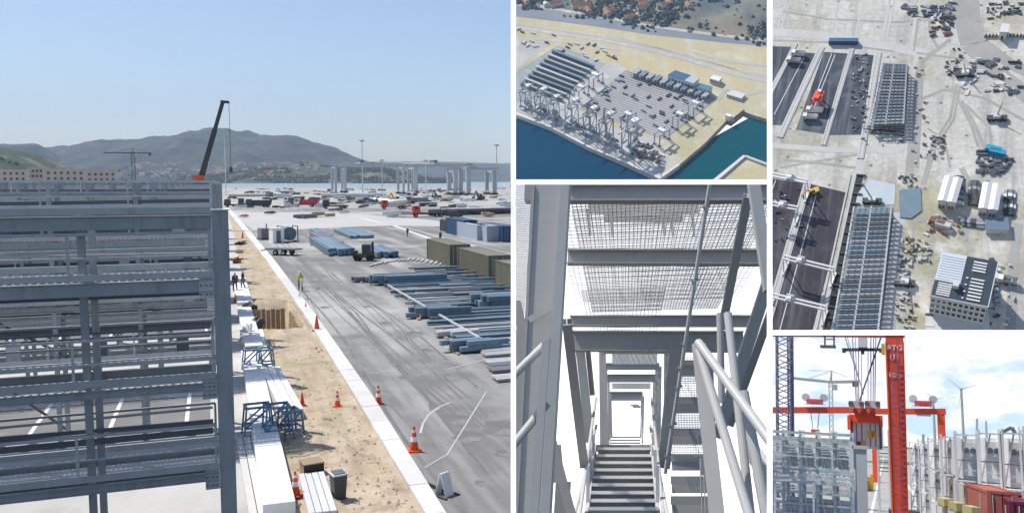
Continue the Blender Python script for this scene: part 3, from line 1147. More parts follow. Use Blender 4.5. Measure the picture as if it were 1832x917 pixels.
# ---- steel beams and bundles on the asphalt
def beam_mesh(L, w, h, kind):
    mb = MB()
    if kind == 0:
        mb.ibeam((0, 0, h / 2), (L, 0, h / 2), w, h, h * .1)
    elif kind == 1:
        mb.cyl((0, 0, h / 2), (L, 0, h / 2), h / 2, n=12)
    else:
        mb.box(0, L, -w / 2, w / 2, 0, h)
    me = mb.mesh('steel_beam')
    bm = bmesh.new()
    bm.from_mesh(me)
    bmesh.ops.recalc_face_normals(bm, faces=bm.faces)
    bm.to_mesh(me)
    bm.free()
    return me


m_b1 = mat('blue grey beam', (.165, .245, .31), .5, .15, .25, .6, jitter=.3, stain=((.12, .12, .12), (.6, 4, 4), .6))
m_b2 = mat('violet grey beam', (.21, .20, .23), .5, .15, .2, .6)
m_b3 = mat('pale beam', (.50, .51, .51), .5, .2, .2, .6)
bm_a = [beam_mesh(9.0, .36, .20, 0), beam_mesh(9.0, .3, .18, 1), beam_mesh(9.0, .34, .15, 2)]


def beam_thing(me, m, loc, rz, lab, grp, nm='steel_beam'):
    me2 = me if (me.materials and me.materials[0] == m) else None
    if me2 is None:
        key = me.name + m.name
        me2 = BM.get(key)
        if me2 is None:
            me2 = me.copy()
            me2.materials.clear()
            me2.materials.append(m)
            BM[key] = me2
    o = obj(nm, me2, m, None, P1.at(loc, rz))
    return tag(o, lab, 'beam', grp)


BM = {}
# big lot: rows of beams side by side, their left ends on a slanting line
NR = 15
for i in range(NR):
    f = i / (NR - 1)
    px, py = 672 + (828 - 672) * f ** 1.05, 497 + (628 - 497) * f
    for j in range(2):
        a = P1.g(px + random.uniform(-8, 12), py - j * 2.4, 0)
        me = bm_a[(i + j) % 3 if i > 2 else 0]
        beam_thing(me, m_b1 if random.random() < .85 else m_b3, (a.x, a.y + j * .08, .08), random.uniform(-.012, .012), 'blue grey steel beam in the long rows laid out on the asphalt', 'steel beams of the long rows')
    if i % 3 == 0:
        a = P1.g(px + 20, py, 0)
        for dx in (1.0, 6.5):
            tag(obj('timber_bearer', MB().box(-.07, .07, -1.3, 1.6, .006, .078), wood, None, P1.at((a.x + dx, a.y, 0))), 'short timber bearer under the long rows of steel beams', 'timber', 'timber bearers under the beams')
# steel channel laid over the left ends
a, b = P1.g(694, 516, 0), P1.g(862, 616, 0)
tag(obj('steel_channel', MB().bar((0, 0, .34), tuple((b - a).to_2d()) + (.34,), .16, .1), steel_l, None, P1.at((a.x, a.y, 0))), 'bright steel strip crossing the left ends of the long beam rows', 'steel strip')
# violet lot behind
for i in range(9):
    f = i / 8
    px, py = 705 + 105 * f, 484 + 62 * f
    for j in range(2):
        a = P1.g(px + 30 + random.uniform(-6, 6), py - j * 2, 0)
        beam_thing(bm_a[2 if (i + j) % 2 else 0], m_b2 if i % 4 else m_b1, (a.x, a.y, .1), random.uniform(-.02, .02), 'violet grey steel beam in the lot behind the long rows', 'violet steel beams')
# right lot
for i in range(8):
    f = i / 7
    a = P1.g(800 + 75 * f + random.uniform(-4, 4), 492 + 42 * f, 0)
    for j in range(2):
        beam_thing(bm_a[j], m_b1, (a.x, a.y + j * .5, .1 + .35 * j), random.uniform(-.02, .02), 'blue steel beam in the lot beside the olive containers', 'steel beams by the olive containers')
# whitish row
for i in range(16):
    f = i / 15
    a = P1.g(662 + 125 * f, 476 - 9 * math.sin(f * 3) + random.uniform(-1, 1), 0)
    o = beam_thing(bm_a[2], m_b3, (a.x, a.y, .05), 1.2 + random.uniform(-.05, .05), 'whitish bar in the short row behind the telehandler', 'whitish bars laid in a row')
    o.scale = (.32, .7, .7)
# pallet-like bundles bottom right
for i, (px, py) in enumerate(((868, 640), (872, 654), (880, 668), (888, 684), (865, 634), (878, 661))):
    a = P1.g(px, py, 0)
    for j in range(4):
        o = beam_thing(bm_a[2], m_b2 if i in (2, 5) else m_b3, (a.x, a.y + j * .26, .12 + .0 * j), .03, 'pale flat bar in the bundles at the right edge, nearest the camera', 'flat bars at the right edge')
        o.scale = (.6, .6, .5)


def bundle(px0, py0, L, n, lay, s, lab, m, rz=0.0, part='bar'):
    a = P1.g(px0, py0, 0)
    t = thing('steel_bundle', lab, 'steel bundle', P1.at((a.x, a.y, .12), rz), 'stacked steel bundles')
    me = MB().box(0, L, -s / 2, s / 2, 0, s * .8).mesh('bar')
    for k in range(lay):
        for i in range(n):
            obj(part, me, m, t, Matrix.Translation((random.uniform(-.5, .5) + (.9 if i % 4 == 0 else 0), i * s * 1.22, k * s * .86)))
    for x in (.15 * L, .8 * L):
        obj('bearer', MB().box(x - .08, x + .08, -s, n * s * 1.22, -.11, -.005), wood, t)
    return t


UY = math.pi / 2
bundle(633, 457, 24, 6, 2, .5, 'long blue steel bundle with the telehandler at its near end', m_b1, UY, )
bundle(614, 444, 26, 4, 2, .5, 'violet blue steel bundle left of the telehandler', m_b2, UY)
bundle(668, 426, 22, 7, 1, .5, 'blue steel bundle behind the telehandler, far right of the pair', m_b1, UY)
bundle(594, 430, 22, 3, 2, .45, 'low steel bundle at the far left corner of the storage area', m_b1, UY)
bundle(712, 461, 12, 6, 2, .42, 'square blue steel bundle between the telehandler and the olive containers', m_b1, UY)
bundle(672, 512, 6, 3, 2, .5, 'short blue bundle at the left tip of the long beam rows', m_b1, 0)
bundle(736, 572, 3.2, 3, 2, .4, 'small blue bundle on the asphalt left of the long rows', m_b1, 0)
bundle(806, 634, 2.6, 3, 2, .35, 'small blue bundle at the near end of the long rows', m_b1, 0.1)
bundle(640, 506, 2.4, 3, 1, .5, 'tiny violet bundle alone on the asphalt', m_b2, 0)
bundle(790, 606, 2.0, 3, 1, .35, 'small pale bundle left of the nearest beams', m_b3, 0.2)
bundle(862, 552, 9, 4, 2, .5, 'blue grey bundle stacked at the right of the beam rows', m_b1, 0.02)


# ---- containers
def container(fr, M, L, lab, m, grp, Wd=2.44, Ht=2.6, logo=None, doors=True):
    t = thing('shipping_container', lab, 'container', M, grp)
    def corr(p0, p1, n, h0, h1, amp, nrm):
        mb = MB()
        p0, p1, nrm = V(p0), V(p1), V(nrm)
        k = 0
        pts = []
        for i in range(n):
            for f, a in ((0, 0), (.3, 0), (.5, -amp), (.8, -amp)):
                pts.append(p0.lerp(p1, (i + f) / n) + nrm * a)
        pts.append(p1)
        for a, b in zip(pts, pts[1:]):
            mb.add([(a.x, a.y, h0), (b.x, b.y, h0), (b.x, b.y, h1), (a.x, a.y, h1)], [(0, 1, 2, 3)])
        return mb
    n = max(6, int(L / .55))
    w = Wd / 2
    obj('side_wall', corr((-w, 0, 0), (-w, L, 0), n, .15, Ht - .1, .04, (-1, 0, 0)), m, t, fix=False)
    obj('side_wall', corr((w, 0, 0), (w, L, 0), n, .15, Ht - .1, .04, (1, 0, 0)), m, t, fix=False)
    obj('end_wall', MB().box(-w + .06, w - .06, L - .05, L - .03, .15, Ht - .1), m, t)
    obj('roof', MB().box(-w + .02, w - .02, .02, L - .02, Ht - .09, Ht - .05), m, t)
    fr_ = MB()
    for x in (-w + .05, w - .05):
        for y_ in (.05, L - .05):
            fr_.box(x - .08, x + .08, y_ - .08, y_ + .08, 0.003, Ht)
        fr_.box(x - .06, x + .06, .14, L - .14, 0.02, .16)
        fr_.box(x - .06, x + .06, .14, L - .14, Ht - .12, Ht - .005)
    for y_ in (.05, L - .05):
        fr_.box(-w + .14, w - .14, y_ - .05, y_ + .05, .02, .16)
        fr_.box(-w + .14, w - .14, y_ - .05, y_ + .05, Ht - .12, Ht - .005)
    obj('frame', fr_, m, t)
    for s_ in (-1, 1):
        d = obj('door', MB().box(min(s_ * .02, s_ * (w - .15)), max(s_ * .02, s_ * (w - .15)), .02, .06, .17, Ht - .13), m, t)
        for x in (.35, .8):
            obj('locking_bar', MB().cyl((s_ * x, -.01, .2), (s_ * x, -.01, Ht - .16), .025, n=6), steel_l, d)
    return t


olive = mat('olive paint', (.17, .165, .115), .65, 0, .18, .3, stain=((.10, .09, .07), (2, 2, .4), .5))
for px, py, lab in ((823, 477, 'olive container farthest left of the three in line'), (895, 503, 'olive container in the middle of the three in line'), (985, 541, 'olive container cut by the right edge of the view')):
    g = P1.g(px, py, 0)
    container(P1, P1.at((g.x, g.y, .0), .0), 11.0, lab, olive, 'olive containers in line', Ht=2.6)
bgrey = mat('pale blue grey paint', (.42, .47, .52), .6, 0, .12, .3)
for px, py, L, m, lab, ht in ((912, 433, 12.2, mat('dark blue container', (.03, .075, .16), .6, 0, .15, .3), 'blue container at the right edge behind the olive ones', 2.6), (884, 432, 12.2, bgrey, 'pale grey container with ribbed side left of the blue one', 2.6),
                          (866, 430, 12.2, bgrey, 'second pale ribbed container in the row', 2.6), (842, 424, 12.2, MATS['dark blue container'], 'blue topped container at the left of the ribbed row', 3.0),
                          (820, 417, 9, darkm, 'dark open container at the far left of the row', 2.2), (812, 414, 5, wood, 'orange brown crate container in front of the dark one', 2.4)):
    g = P1.g(px, py, 0)
    container(P1, P1.at((g.x, g.y, 0), .0), L, lab, m, 'containers behind the olive ones', Ht=ht)


# ---- machines
def wheel(t, x, y_, r, w):
    wl = obj('wheel', MB().cyl((x - w / 2, y_, r), (x + w / 2, y_, r), r, n=14), black, t)
    obj('rim', MB().cyl((x - w / 2 - .02, y_, r), (x + w / 2 + .02, y_, r), r * .5, n=10), steel_l, wl)


def truck(fr, loc, rz, lab, cabm, bedm, L=8.0, load='tipper'):
    t = thing('truck', lab, 'truck', fr.at(loc, rz), 'trucks and machines in the far yard')
    obj('chassis', MB().box(-.5, .5, -L / 2, L / 2, .75, 1.05), darkm, t)
    c = obj('cab', MB().add([(-1.2, L / 2 - 2.2, 1.06), (1.2, L / 2 - 2.2, 1.06), (1.2, L / 2, 1.06), (-1.2, L / 2, 1.06), (-1.2, L / 2 - 2.2, 3.1), (1.2, L / 2 - 2.2, 3.1), (1.15, L / 2 - .35, 3.1), (-1.15, L / 2 - .35, 3.1)],
                      [(3, 2, 1, 0), (4, 5, 6, 7), (0, 1, 5, 4), (1, 2, 6, 5), (2, 3, 7, 6), (3, 0, 4, 7)]), cabm, t)
    obj('windscreen', MB().add([(-1.0, L / 2 - .11, 2.0), (1.0, L / 2 - .11, 2.0), (1.0, L / 2 - .27, 2.9), (-1.0, L / 2 - .27, 2.9)], [(0, 1, 2, 3)]), glassm, c, fix=False)
    for s_ in (-1, 1):
        obj('side_window', MB().box(s_ * 1.2 - .02, s_ * 1.2 + .02, L / 2 - 1.7, L / 2 - .7, 2.1, 2.85), glassm, c)
    if load == 'tipper':
        obj('tipper_body', MB().add([(-1.1, -L / 2, 1.1), (1.1, -L / 2, 1.1), (1.1, L / 2 - 2.4, 1.1), (-1.1, L / 2 - 2.4, 1.1), (-1.25, -L / 2 - .3, 2.7), (1.25, -L / 2 - .3, 2.7), (1.25, L / 2 - 2.4, 2.7), (-1.25, L / 2 - 2.4, 2.7)],
                               [(3, 2, 1, 0), (0, 1, 5, 4), (1, 2, 6, 5), (2, 3, 7, 6), (3, 0, 4, 7)]), bedm, t)
    elif load == 'mixer':
        obj('mixer_drum', MB().cyl((0, -L / 2, 2.9), (0, 0, 2.3), .7, 1.15, 14), bedm, t)
        obj('mixer_drum', MB().cyl((0, 0, 2.3), (0, L / 2 - 2.5, 2.1), 1.15, .8, 14), bedm, t)
    else:
        obj('flat_bed', MB().box(-1.2, 1.2, -L / 2, L / 2 - 2.4, 1.07, 1.25), bedm, t)
    for y_ in (L / 2 - 1.1, -L / 2 + 1.0, -L / 2 + 2.3):
        for s_ in (-1, 1):
            wheel(t, s_ * 1.0, y_, .5, .35)
    return t


def excavator(fr, loc, rz, lab, m, s=1.0):
    t = thing('excavator', lab, 'excavator', fr.at(loc, rz), 'trucks and machines in the far yard')
    for x in (-1.1, 1.1):
        obj('track', MB().prism([(-.3 + x, -1.9), (.3 + x, -1.9), (.3 + x, 1.9), (-.3 + x, 1.9)], .02, .85), black, t)
    b = obj('house', MB().box(-1.3, 1.3, -2.0, 1.2, .95, 2.1), m, t)
    obj('cab', MB().box(-1.25, -.3, .2, 1.3, 2.102, 3.0), glassm, b)
    obj('boom', MB().bar((.2, 1.2, 1.6), (.2, 3.6, 4.6), .45, .6), m, t)
    obj('stick', MB().bar((.2, 3.6, 4.6), (.2, 5.6, 2.0), .35, .45), m, t)
    obj('bucket', MB().add([(-.4, 5.3, 1.9), (.8, 5.3, 1.9), (.8, 6.2, 1.7), (-.4, 6.2, 1.7), (-.4, 5.2, .8), (.8, 5.2, .8), (.8, 5.8, .9), (-.4, 5.8, .9)],
                           [(3, 2, 1, 0), (4, 5, 6, 7), (0, 1, 5, 4), (1, 2, 6, 5), (2, 3, 7, 6), (3, 0, 4, 7)]), darkm, t)
    return t


for i, (px, py, rz, kind, cm, bm_, lab) in enumerate(((424, 371, 1.4, 'flat', darkm, darkm, 'dark flatbed lorry nearest the rack ends'), (448, 369, 1.5, 'flat', darkm, darkm, 'dark low loader right of the first lorry'),
                                                  (462, 371, 1.7, 'tipper', darkm, darkm, 'dark tipper at the right end of the lorries by the racks'),
                                                  (527, 366, .9, 'mixer', white, darkm, 'white lorry with black drum left of the red truck'), (548, 370, 1.2, 'tipper', white, mat('raspberry red', (.5, .04, .07), .5), 'truck with raspberry red body'),
                                                  (505, 357, 1.1, 'tipper', white, offw, 'white tipper beyond the black drum lorry'), (600, 373, 1.6, 'flat', darkm, wood, 'dark flatbed with timber in the middle of the far yard'),
                                                  (705, 374, 1.5, 'mixer', redp, white, 'red and white mixer truck below the gantry frames'), (766, 388, 1.5, 'flat', redp, darkm, 'small red cabbed flatbed in front of the container row'),
                                                  (690, 362, 1.5, 'flat', white, yel, 'white lorry with yellow bed under the wide gantry'), (482, 352, .2, 'tipper', steel_d, m_b1, 'blue grey truck far beyond the lorries'),
                                                  (745, 365, 1.4, 'tipper', m_b2, m_b2, 'grey violet truck below the middle gantry'))):
    g = P1.g(px, py, 0)
    truck(P1, (g.x, g.y, 0), rz, lab, cm, bm_, 9.0, kind)
for px, py, rz, m, lab in ((783, 356, .3, darkm, 'dark excavator with raised boom below the middle gantry'), (860, 358, 2.2, darkm, 'dark excavator right of the gantry legs'), (712, 364, 2.0, yel, 'yellow excavator under the gantry frames')):
    g = P1.g(px, py, 0)
    excavator(P1, (g.x, g.y, 0), rz, lab, m)
# long pipe runs and heaps in the far yard
for k, (x0, y0, x1, y1, r, m, lab) in enumerate(((768, 386, 914, 382, .9, darkm, 'long dark pipe lying in front of the gantry cranes'), (672, 361, 700, 366, 1.1, white, 'thick white pipe lying at the end of the far road'),
                                              (575, 353, 685, 352, 1.2, steel_l, 'pale pipe run below the wide gantry'), (408, 352, 500, 351, 1.0, conc, 'pale pipe run by the rack ends'),
                                              (790, 379, 905, 376, .6, conc, 'grey pipe behind the long dark one'))):
    a, b = P1.g(x0, y0), P1.g(x1, y1)
    t = thing('pipe_run', lab, 'pipe', P1.at((a.x, a.y, 0)))
    n = 8
    for i in range(n):
        p0, p1 = (b - a) * (i / n), (b - a) * ((i + .97) / n)
        obj('pipe_length', MB().cyl((p0.x, p0.y, r), (p1.x, p1.y, r), r, n=12), m, t)
rr = random.Random(11)
for i in range(240):
    px, py = rr.uniform(410, 912), 338 + 52 * rr.random() ** 1.4
    if px < 780 and py > 372 and rr.random() < .8:
        continue
    g = P1.g(px, py, 0)
    s = rr.uniform(.7, 2.0)
    m = rr.choice([darkm, conc, steel_l, wood, steel_d, darkm, offw, conc, rust])
    mb = MB()
    for k in range(rr.randint(3, 7)):
        x, y_, z = rr.uniform(-s, s) * 1.3, rr.uniform(-s, s) * 2, rr.uniform(0, s * .5)
        mb.bar((x - s * .8, y_, z + .3), (x + s * .8, y_ + rr.uniform(-1, 1), z + .3 + rr.uniform(0, .3)), s * .5, s * .5)
    tag(obj('material_heap', mb, m, None, P1.at((g.x, g.y, 0), rr.uniform(-.5, .5))), 'small heap of building material scattered in the far yard', 'heap', 'material heaps in the far yard')

# blue tank container and frames on the left of the road
g = P1.g(515, 432, 0)
t = thing('tank_frame', 'blue tank in an open frame standing by the road', 'tank', P1.at((g.x, g.y, 0), .2))
obj('tank', MB().cyl((0, -1.2, 1.35), (0, 1.2, 1.35), 1.1, n=18), m_b1, t, smooth=False)
for x in (-1.25, 1.25):
    for y_ in (-1.4, 1.4):
        obj('post', MB().bar((x, y_, .0), (x, y_, 2.6), .14), steel_d, t)
    for z in (.1, 2.55):
        obj('rail', MB().bar((x, -1.3, z), (x, 1.3, z), .12), steel_d, t)
g = P1.g(495, 434, 0)
t = thing('white_cabin', 'small white cabin beside the blue tank', 'cabin', P1.at((g.x, g.y, 0), .2))
obj('wall', MB().box(-.9, .9, -1.2, 1.2, 0, 2.3), white, t)
obj('roof', MB().box(-1, 1, -1.3, 1.3, 2.303, 2.4), offw, t)
obj('door', MB().box(-.35, .35, -1.24, -1.19, .1, 2.0), steel_d, t)
g = P1.g(474, 428, 0)
t = thing('generator', 'dark violet generator box at the kerb, left of the white cabin', 'generator', P1.at((g.x, g.y, 0), .2))
obj('body', MB().box(-.9, .9, -1.3, 1.3, .25, 1.9), m_b2, t)
obj('skid', MB().box(-1, 1, -1.4, 1.4, 0.01, .247), darkm, t)
obj('exhaust', MB().cyl((.4, .4, 1.9), (.4, .4, 2.6), .1), darkm, t)
g = P1.g(508, 456, 0)
t = thing('flat_trailer', 'low flat trailer parked on the road before the blue tank', 'trailer', P1.at((g.x, g.y, 0), .9))
obj('deck', MB().box(-1.1, 1.1, -2.2, 2.2, .75, .9), steel_d, t)
obj('drawbar', MB().bar((0, 2.2, .8), (0, 3.6, .5), .12), darkm, t)
for x in (-1, 1):
    for y_ in (-.6, .6):
        wheel(t, x, y_, .38, .25)
# telehandler
g = P1.g(652, 466, 0)
t = thing('telehandler', 'dark telehandler with green base parked at the blue bundle', 'forklift', P1.at((g.x, g.y, 0), -.4) @ Matrix.Scale(.78, 4))
obj('chassis', MB().box(-1.2, 1.2, -.9, .9, .55, 1.2), mat('machine green', (.07, .15, .04), .5), t)
obj('cab', MB().box(-.2, .9, -.8, .8, 1.203, 2.6), darkm, t)
obj('mast', MB().box(1.25, 1.45, -.5, -.4, .3, 3.0), darkm, t)
obj('mast', MB().box(1.25, 1.45, .4, .5, .3, 3.0), darkm, t)
obj('counterweight', MB().box(-1.7, -1.203, -.8, .8, .5, 1.6), darkm, t)
for y_ in (-.35, .35):
    obj('fork', MB().box(1.46, 2.6, y_ - .07, y_ + .07, .3, .38), darkm, t)
for x in (-1, 1):
    for y_ in (-.95, .95):
        obj('wheel', MB().cyl((x, y_ - .18, .5), (x, y_ + .18, .5), .5, n=14), black, t)
# =====================================================================================================
# VIEW TWO: the port from the air, quay cranes along the water
# =====================================================================================================
PANEL = 2
m_sand = ground('dry made ground', (.54, .46, .27), (.46, .42, .27), .004, (.60, .55, .40), .015, (.35, .035, .004, (.58, .55, .47), .7), .15, .12, 0)
m_apron = ground('quay concrete', (.50, .49, .46), (.42, .41, .39), .012, (.58, .57, .54), .04, None, .2, .3, 0)
m_yard = ground('yard paving', (.25, .245, .24), (.31, .30, .29), .01, (.33, .32, .31), .03, (.35, .06, .006, (.36, .35, .34), .6), .15, .25, 0)
m_yard2 = ground('green grey paving', (.27, .32, .30), (.33, .36, .36), .012, (.42, .43, .42), .03, (.35, .06, .006, (.45, .46, .46), .6), .15, .25, 0)
m_hills2 = ground('patchwork hills', (.20, .22, .19), (.36, .27, .18), .006, (.10, .15, .17), .012, None, .3, .05, 0, c4=(.09, .13, .15), s4=.004)
m_rail = ground('railway corridor', (.20, .23, .26), (.26, .28, .31), .01, None, .1, None, .2, .2, 0)
m_water2 = mat('deep harbour water', (.0, .052, .105), .8, 0, .16, .006, .10, .04, 0, .0)
m_water3 = mat('green basin water', (.0, .080, .105), .8, 0, .14, .006, .10, .04, 0, .0)

tag(sheet(P2, 'sea', [(890, 140), (1178, 300), (1190, 321), (1190, 420), (890, 420)], -6, m_water2), kind='structure')
tag(sheet(P2, 'sea', [(1178, 300), (1450, 150), (1450, 420), (1190, 420), (1190, 321)], -6, m_water3), kind='structure')


def slab(fr, name, pts, z0, z1, m, label=None, cat=None, kind='structure'):
    q = [fr.g(x, y, z1) for x, y in pts]
    o = obj(name, MB().prism([(p.x, p.y) for p in q], z0, z1), m, None, fr.M.copy())
    bm = bmesh.new()
    bm.from_mesh(o.data)
    bmesh.ops.triangulate(bm, faces=bm.faces)
    bm.to_mesh(o.data)
    bm.free()
    tag(o, label, cat, None, kind)
    return o


LAND2 = [(890, -120), (1460, -120), (1460, 238), (1372, 213), (1345, 205), (1330, 199), (1318, 206), (1300, 215), (1262, 255), (1215, 295), (1180, 320), (1120, 292), (1050, 262), (985, 228), (890, 192)]
slab(P2, 'ground', LAND2, -9, 0, m_sand)
slab(P2, 'quay_edge', [(890, 188), (985, 224), (1050, 258), (1120, 288), (1181, 315), (1215, 291), (1216, 295), (1180, 320), (1120, 292), (1050, 262), (985, 228), (890, 192)], -8, .6, conc)
slab(P2, 'breakwater', [(1268, 332), (1331, 280), (1400, 306), (1420, 340)], -9, 1.0, m_sand)
slab(P2, 'breakwater_wall', [(1262, 332), (1330, 277), (1334, 279), (1270, 334)], -9, 4, conc)
slab(P2, 'breakwater_wall', [(1334, 277), (1410, 305), (1410, 309), (1333, 280)], -9, 4, conc)
sheet(P2, 'apron', [(890, 150), (1000, 192), (1035, 197), (1110, 232), (1190, 252), (1180, 262), (1200, 285), (1181, 314), (1120, 287), (1050, 257), (985, 223), (890, 187)], .05, m_apron)
sheet(P2, 'apron', [(1028, 196), (1112, 121), (1122, 124), (1040, 198)], .10, m_apron)
sheet(P2, 'apron', [(990, 190), (1078, 114), (1100, 112), (1120, 124), (1036, 197)], .09, m_apron)
sheet(P2, 'yard', [(1036, 195), (1120, 125), (1285, 177), (1190, 249)], .2, m_yard)
sheet(P2, 'yard', [(890, 178), (905, 140), (1000, 80), (1084, 114), (994, 189)], .2, m_yard2)
sheet(P2, 'yard', [(890, 130), (890, 60), (985, 78), (905, 138)], .15, m_apron)
sheet(P2, 'railway', [(890, 8), (960, 14), (1060, 30), (1170, 50), (1290, 66), (1400, 78), (1400, 86), (1290, 76), (1160, 62), (1060, 47), (960, 34), (890, 26)], .12, m_rail)
for pts, w in (([(890, 6), (960, 12), (1060, 28), (1170, 48), (1290, 64), (1400, 76)], 7), ([(890, 44), (985, 58), (1100, 76), (1220, 104), (1310, 132), (1400, 152)], 9),
               ([(890, 38), (985, 52), (1100, 70), (1220, 96), (1310, 122), (1400, 140)], 5), ([(1085, 62), (1170, 84), (1270, 112), (1372, 140)], 4), ([(960, 70), (1050, 78), (1110, 90)], 8),
               ([(1240, 90), (1300, 110), (1372, 118)], 6), ([(1285, 178), (1300, 160), (1330, 172), (1372, 160)], 6)):
    tag(obj('road', strip(P2, pts, w, .25), m_apron, None, P2.M.copy(), fix=False), kind='structure')
# painted lanes of the two yards
for (a, b, c, d), n in ((((1038, 194), (1120, 126), (1283, 177), (1190, 247)), 22), (((915, 172), (1000, 82), (1082, 114), (994, 188)), 20)):
    ml = MB()
    for i in range(n + 1):
        t = i / n
        p = [P2.g(a[0] + (b[0] - a[0]) * t, a[1] + (b[1] - a[1]) * t, .35), P2.g(d[0] + (c[0] - d[0]) * t, d[1] + (c[1] - d[1]) * t, .35)]
        dd = (p[1] - p[0]).normalized()
        nn = V((-dd.y, dd.x, 0)) * .5
        ml.poly([p[0] - nn, p[1] - nn, p[1] + nn, p[0] + nn])
    tag(obj('lane_lines', ml, offw, None, P2.M.copy(), fix=False), kind='structure')

# far hills with fields
NX, NY = 90, 40
mb = MB()
for j in range(NY + 1):
    for i in range(NX + 1):
        x, y = 890 + 520 * i / NX, 70 - 190 * j / NY
        lim = interp([(890, 2), (960, 8), (1060, 25), (1170, 45), (1290, 61), (1410, 73)], x)
        y = min(y, 71)
        yy = lim - (lim + 120) * j / NY
        g = P2.g(x, yy, 0)
        k = j / NY
        mb.v.append((g.x, g.y, .3 + smooth(k * 6) * (22 + 42 * fbm(g.x / 260, g.y / 420, 2.0)) * (.4 + k)))
for j in range(NY):
    for i in range(NX):
        k = j * (NX + 1) + i
        mb.f.append((k, k + 1, k + NX + 2, k + NX + 1))
tag(obj('hills', mb, m_hills2, None, P2.M.copy(), smooth=True), kind='structure')
HM2 = mb
# trees on those hills
mb = MB()
for i in range(7000):
    v = random.choice(HM2.v)
    x, y, z = v[0] + random.uniform(-25, 25), v[1] + random.uniform(-25, 25), v[2]
    if fbm(x / 150, y / 150, 8.8) < .0 and random.random() < .93:
        continue
    s = random.uniform(2, 5)
    pts = [(x + s * math.cos(a), y + s * math.sin(a), z + s * .3) for a in (0, 1.26, 2.5, 3.77, 5.0)]
    mb.add(pts + [(x, y, z + s * 1.2)], [(0, 1, 5), (1, 2, 5), (2, 3, 5), (3, 4, 5), (4, 0, 5)])
tag(obj('hill_scrub', mb, mat('blue green scrub', (.07, .11, .105), .9, 0, .5, .02), None, P2.M.copy()), 'dark scrub and trees over the hills beyond the railway', 'scrub', None, 'stuff')
hs = [house_mesh(9, 8, 5), house_mesh(15, 9, 6), house_mesh(22, 10, 6)]
for i in range(170):
    v = random.choice([q for q in random.sample(HM2.v, 40) if fbm(q[0] / 300, q[1] / 300, 5.5) > -.05] or HM2.v)
    t = thing('house', 'tiny house of the town beyond the railway in the aerial view', 'house', P2.at((v[0], v[1], v[2]), random.choice([.3, .35, 1.9])), 'houses beyond the railway')
    a, b = random.choice(hs)
    obj('wall', a, m_wall, t)
    obj('roof', b, m_roof if random.random() < .5 else bgrey, t)

qa, qb = P2.g(985, 226), P2.g(1178, 316)
QD = (qb - qa).normalized()
QYAW = math.atan2(QD.y, QD.x)
m_sts = mat('crane grey paint', (.32, .35, .38), .5, 0, .15, .05)
m_stsb = mat('crane blue paint', (.20, .32, .42), .5, 0, .15, .05)


def sts(loc, rz, lab, s=1.0, up=False, m=m_sts):
    t = thing('quay_crane', lab, 'quay crane', P2.at(loc, rz), 'quay cranes along the water')
    w, d, hp = 15 * s, 15 * s, 40 * s
    for x in (0, w):
        for y in (0, d):
            L = obj('leg', MB().bar((x, y, 1.5), (x, y, hp), 1.4 * s, 1.4 * s), m, t)
            obj('bogie', MB().box(x - 4 * s, x + 4 * s, y - 1, y + 1, .3, 2.6), m_stsb, L)
        obj('portal_beam', MB().bar((x, 0, 14 * s), (x, d, 14 * s), 1.6 * s, 2 * s), m, t)
        obj('upper_beam', MB().bar((x, 0, hp), (x, d, hp), 1.6 * s, 2 * s), m, t)
        obj('diagonal', MB().bar((x, 0, 14 * s), (x, d, hp), 1.0 * s), m, t)
    for y in (0, d):
        obj('sill_beam', MB().bar((0, y, 3.6), (w, y, 3.6), 1.4 * s, 1.8), m, t)
        obj('cross_beam', MB().bar((0, y, hp - 2), (w, y, hp - 2), 1.4 * s, 2.2 * s), m, t)
    for x in (w * .38, w * .62):
        obj('girder', MB().bar((x, -2, hp + 2), (x, d + 16 * s, hp + 2), 1.2 * s, 2.2 * s), m, t)
    if up:
        obj('boom', MB().bar((w / 2, -2, hp + 2), (w / 2, -8 * s, hp + 40 * s), 4 * s, 1.8 * s), m, t)
    else:
        obj('boom', MB().bar((w / 2, -2, hp + 2), (w / 2, -17 * s, hp + 3), 2.4 * s, 1.5 * s), m, t)
    obj('apex_frame', MB().bar((w / 2, 1, hp + 2), (w / 2, 4, hp + 22 * s), 2.2 * s, 1.4 * s), m, t)
    obj('back_stay', MB().bar((w / 2, 4, hp + 22 * s), (w / 2, d + 8 * s, hp + 3), .7 * s), m, t)
    obj('machinery_house', MB().box(w / 2 - 4 * s, w / 2 + 4 * s, d - 2, d + 8 * s, hp + 3.3, hp + 7 * s), white, t)
    obj('electrical_cabin', MB().box(w * .3, w * .85, d - 7, d - 1, 4.6, 12), m_stsb, t)
    obj('operator_cab', MB().box(w / 2 - 1.5, w / 2 + 1.5, 2, 6, hp - 4, hp - 1), white, t)
    return t


CR2 = ((932, 192, .8, 1, 'quay crane at the left edge of the aerial view'), (958, 201, .85, 1, 'second quay crane from the left in the aerial view'), (982, 212, .8, 0, 'third quay crane from the left in the aerial view'),
       (1012, 226, .95, 0, 'fourth quay crane from the left in the aerial view'), (1044, 241, .95, 0, 'fifth quay crane from the left in the aerial view'), (1072, 254, 1.0, 0, 'sixth quay crane, with a red tipped footing in the aerial view'),
       (1112, 273, 1.1, 0, 'last quay crane at the right end of the quay in the aerial view'))
for px, py, s_, up, lab in CR2:
    g = P2.g(px, py, 0)
    sts((g.x, g.y, 0), QYAW, lab, s_ * .92, False, m_sts if px not in (1012, 1112) else mat('crane light grey', (.48, .50, .52), .5))
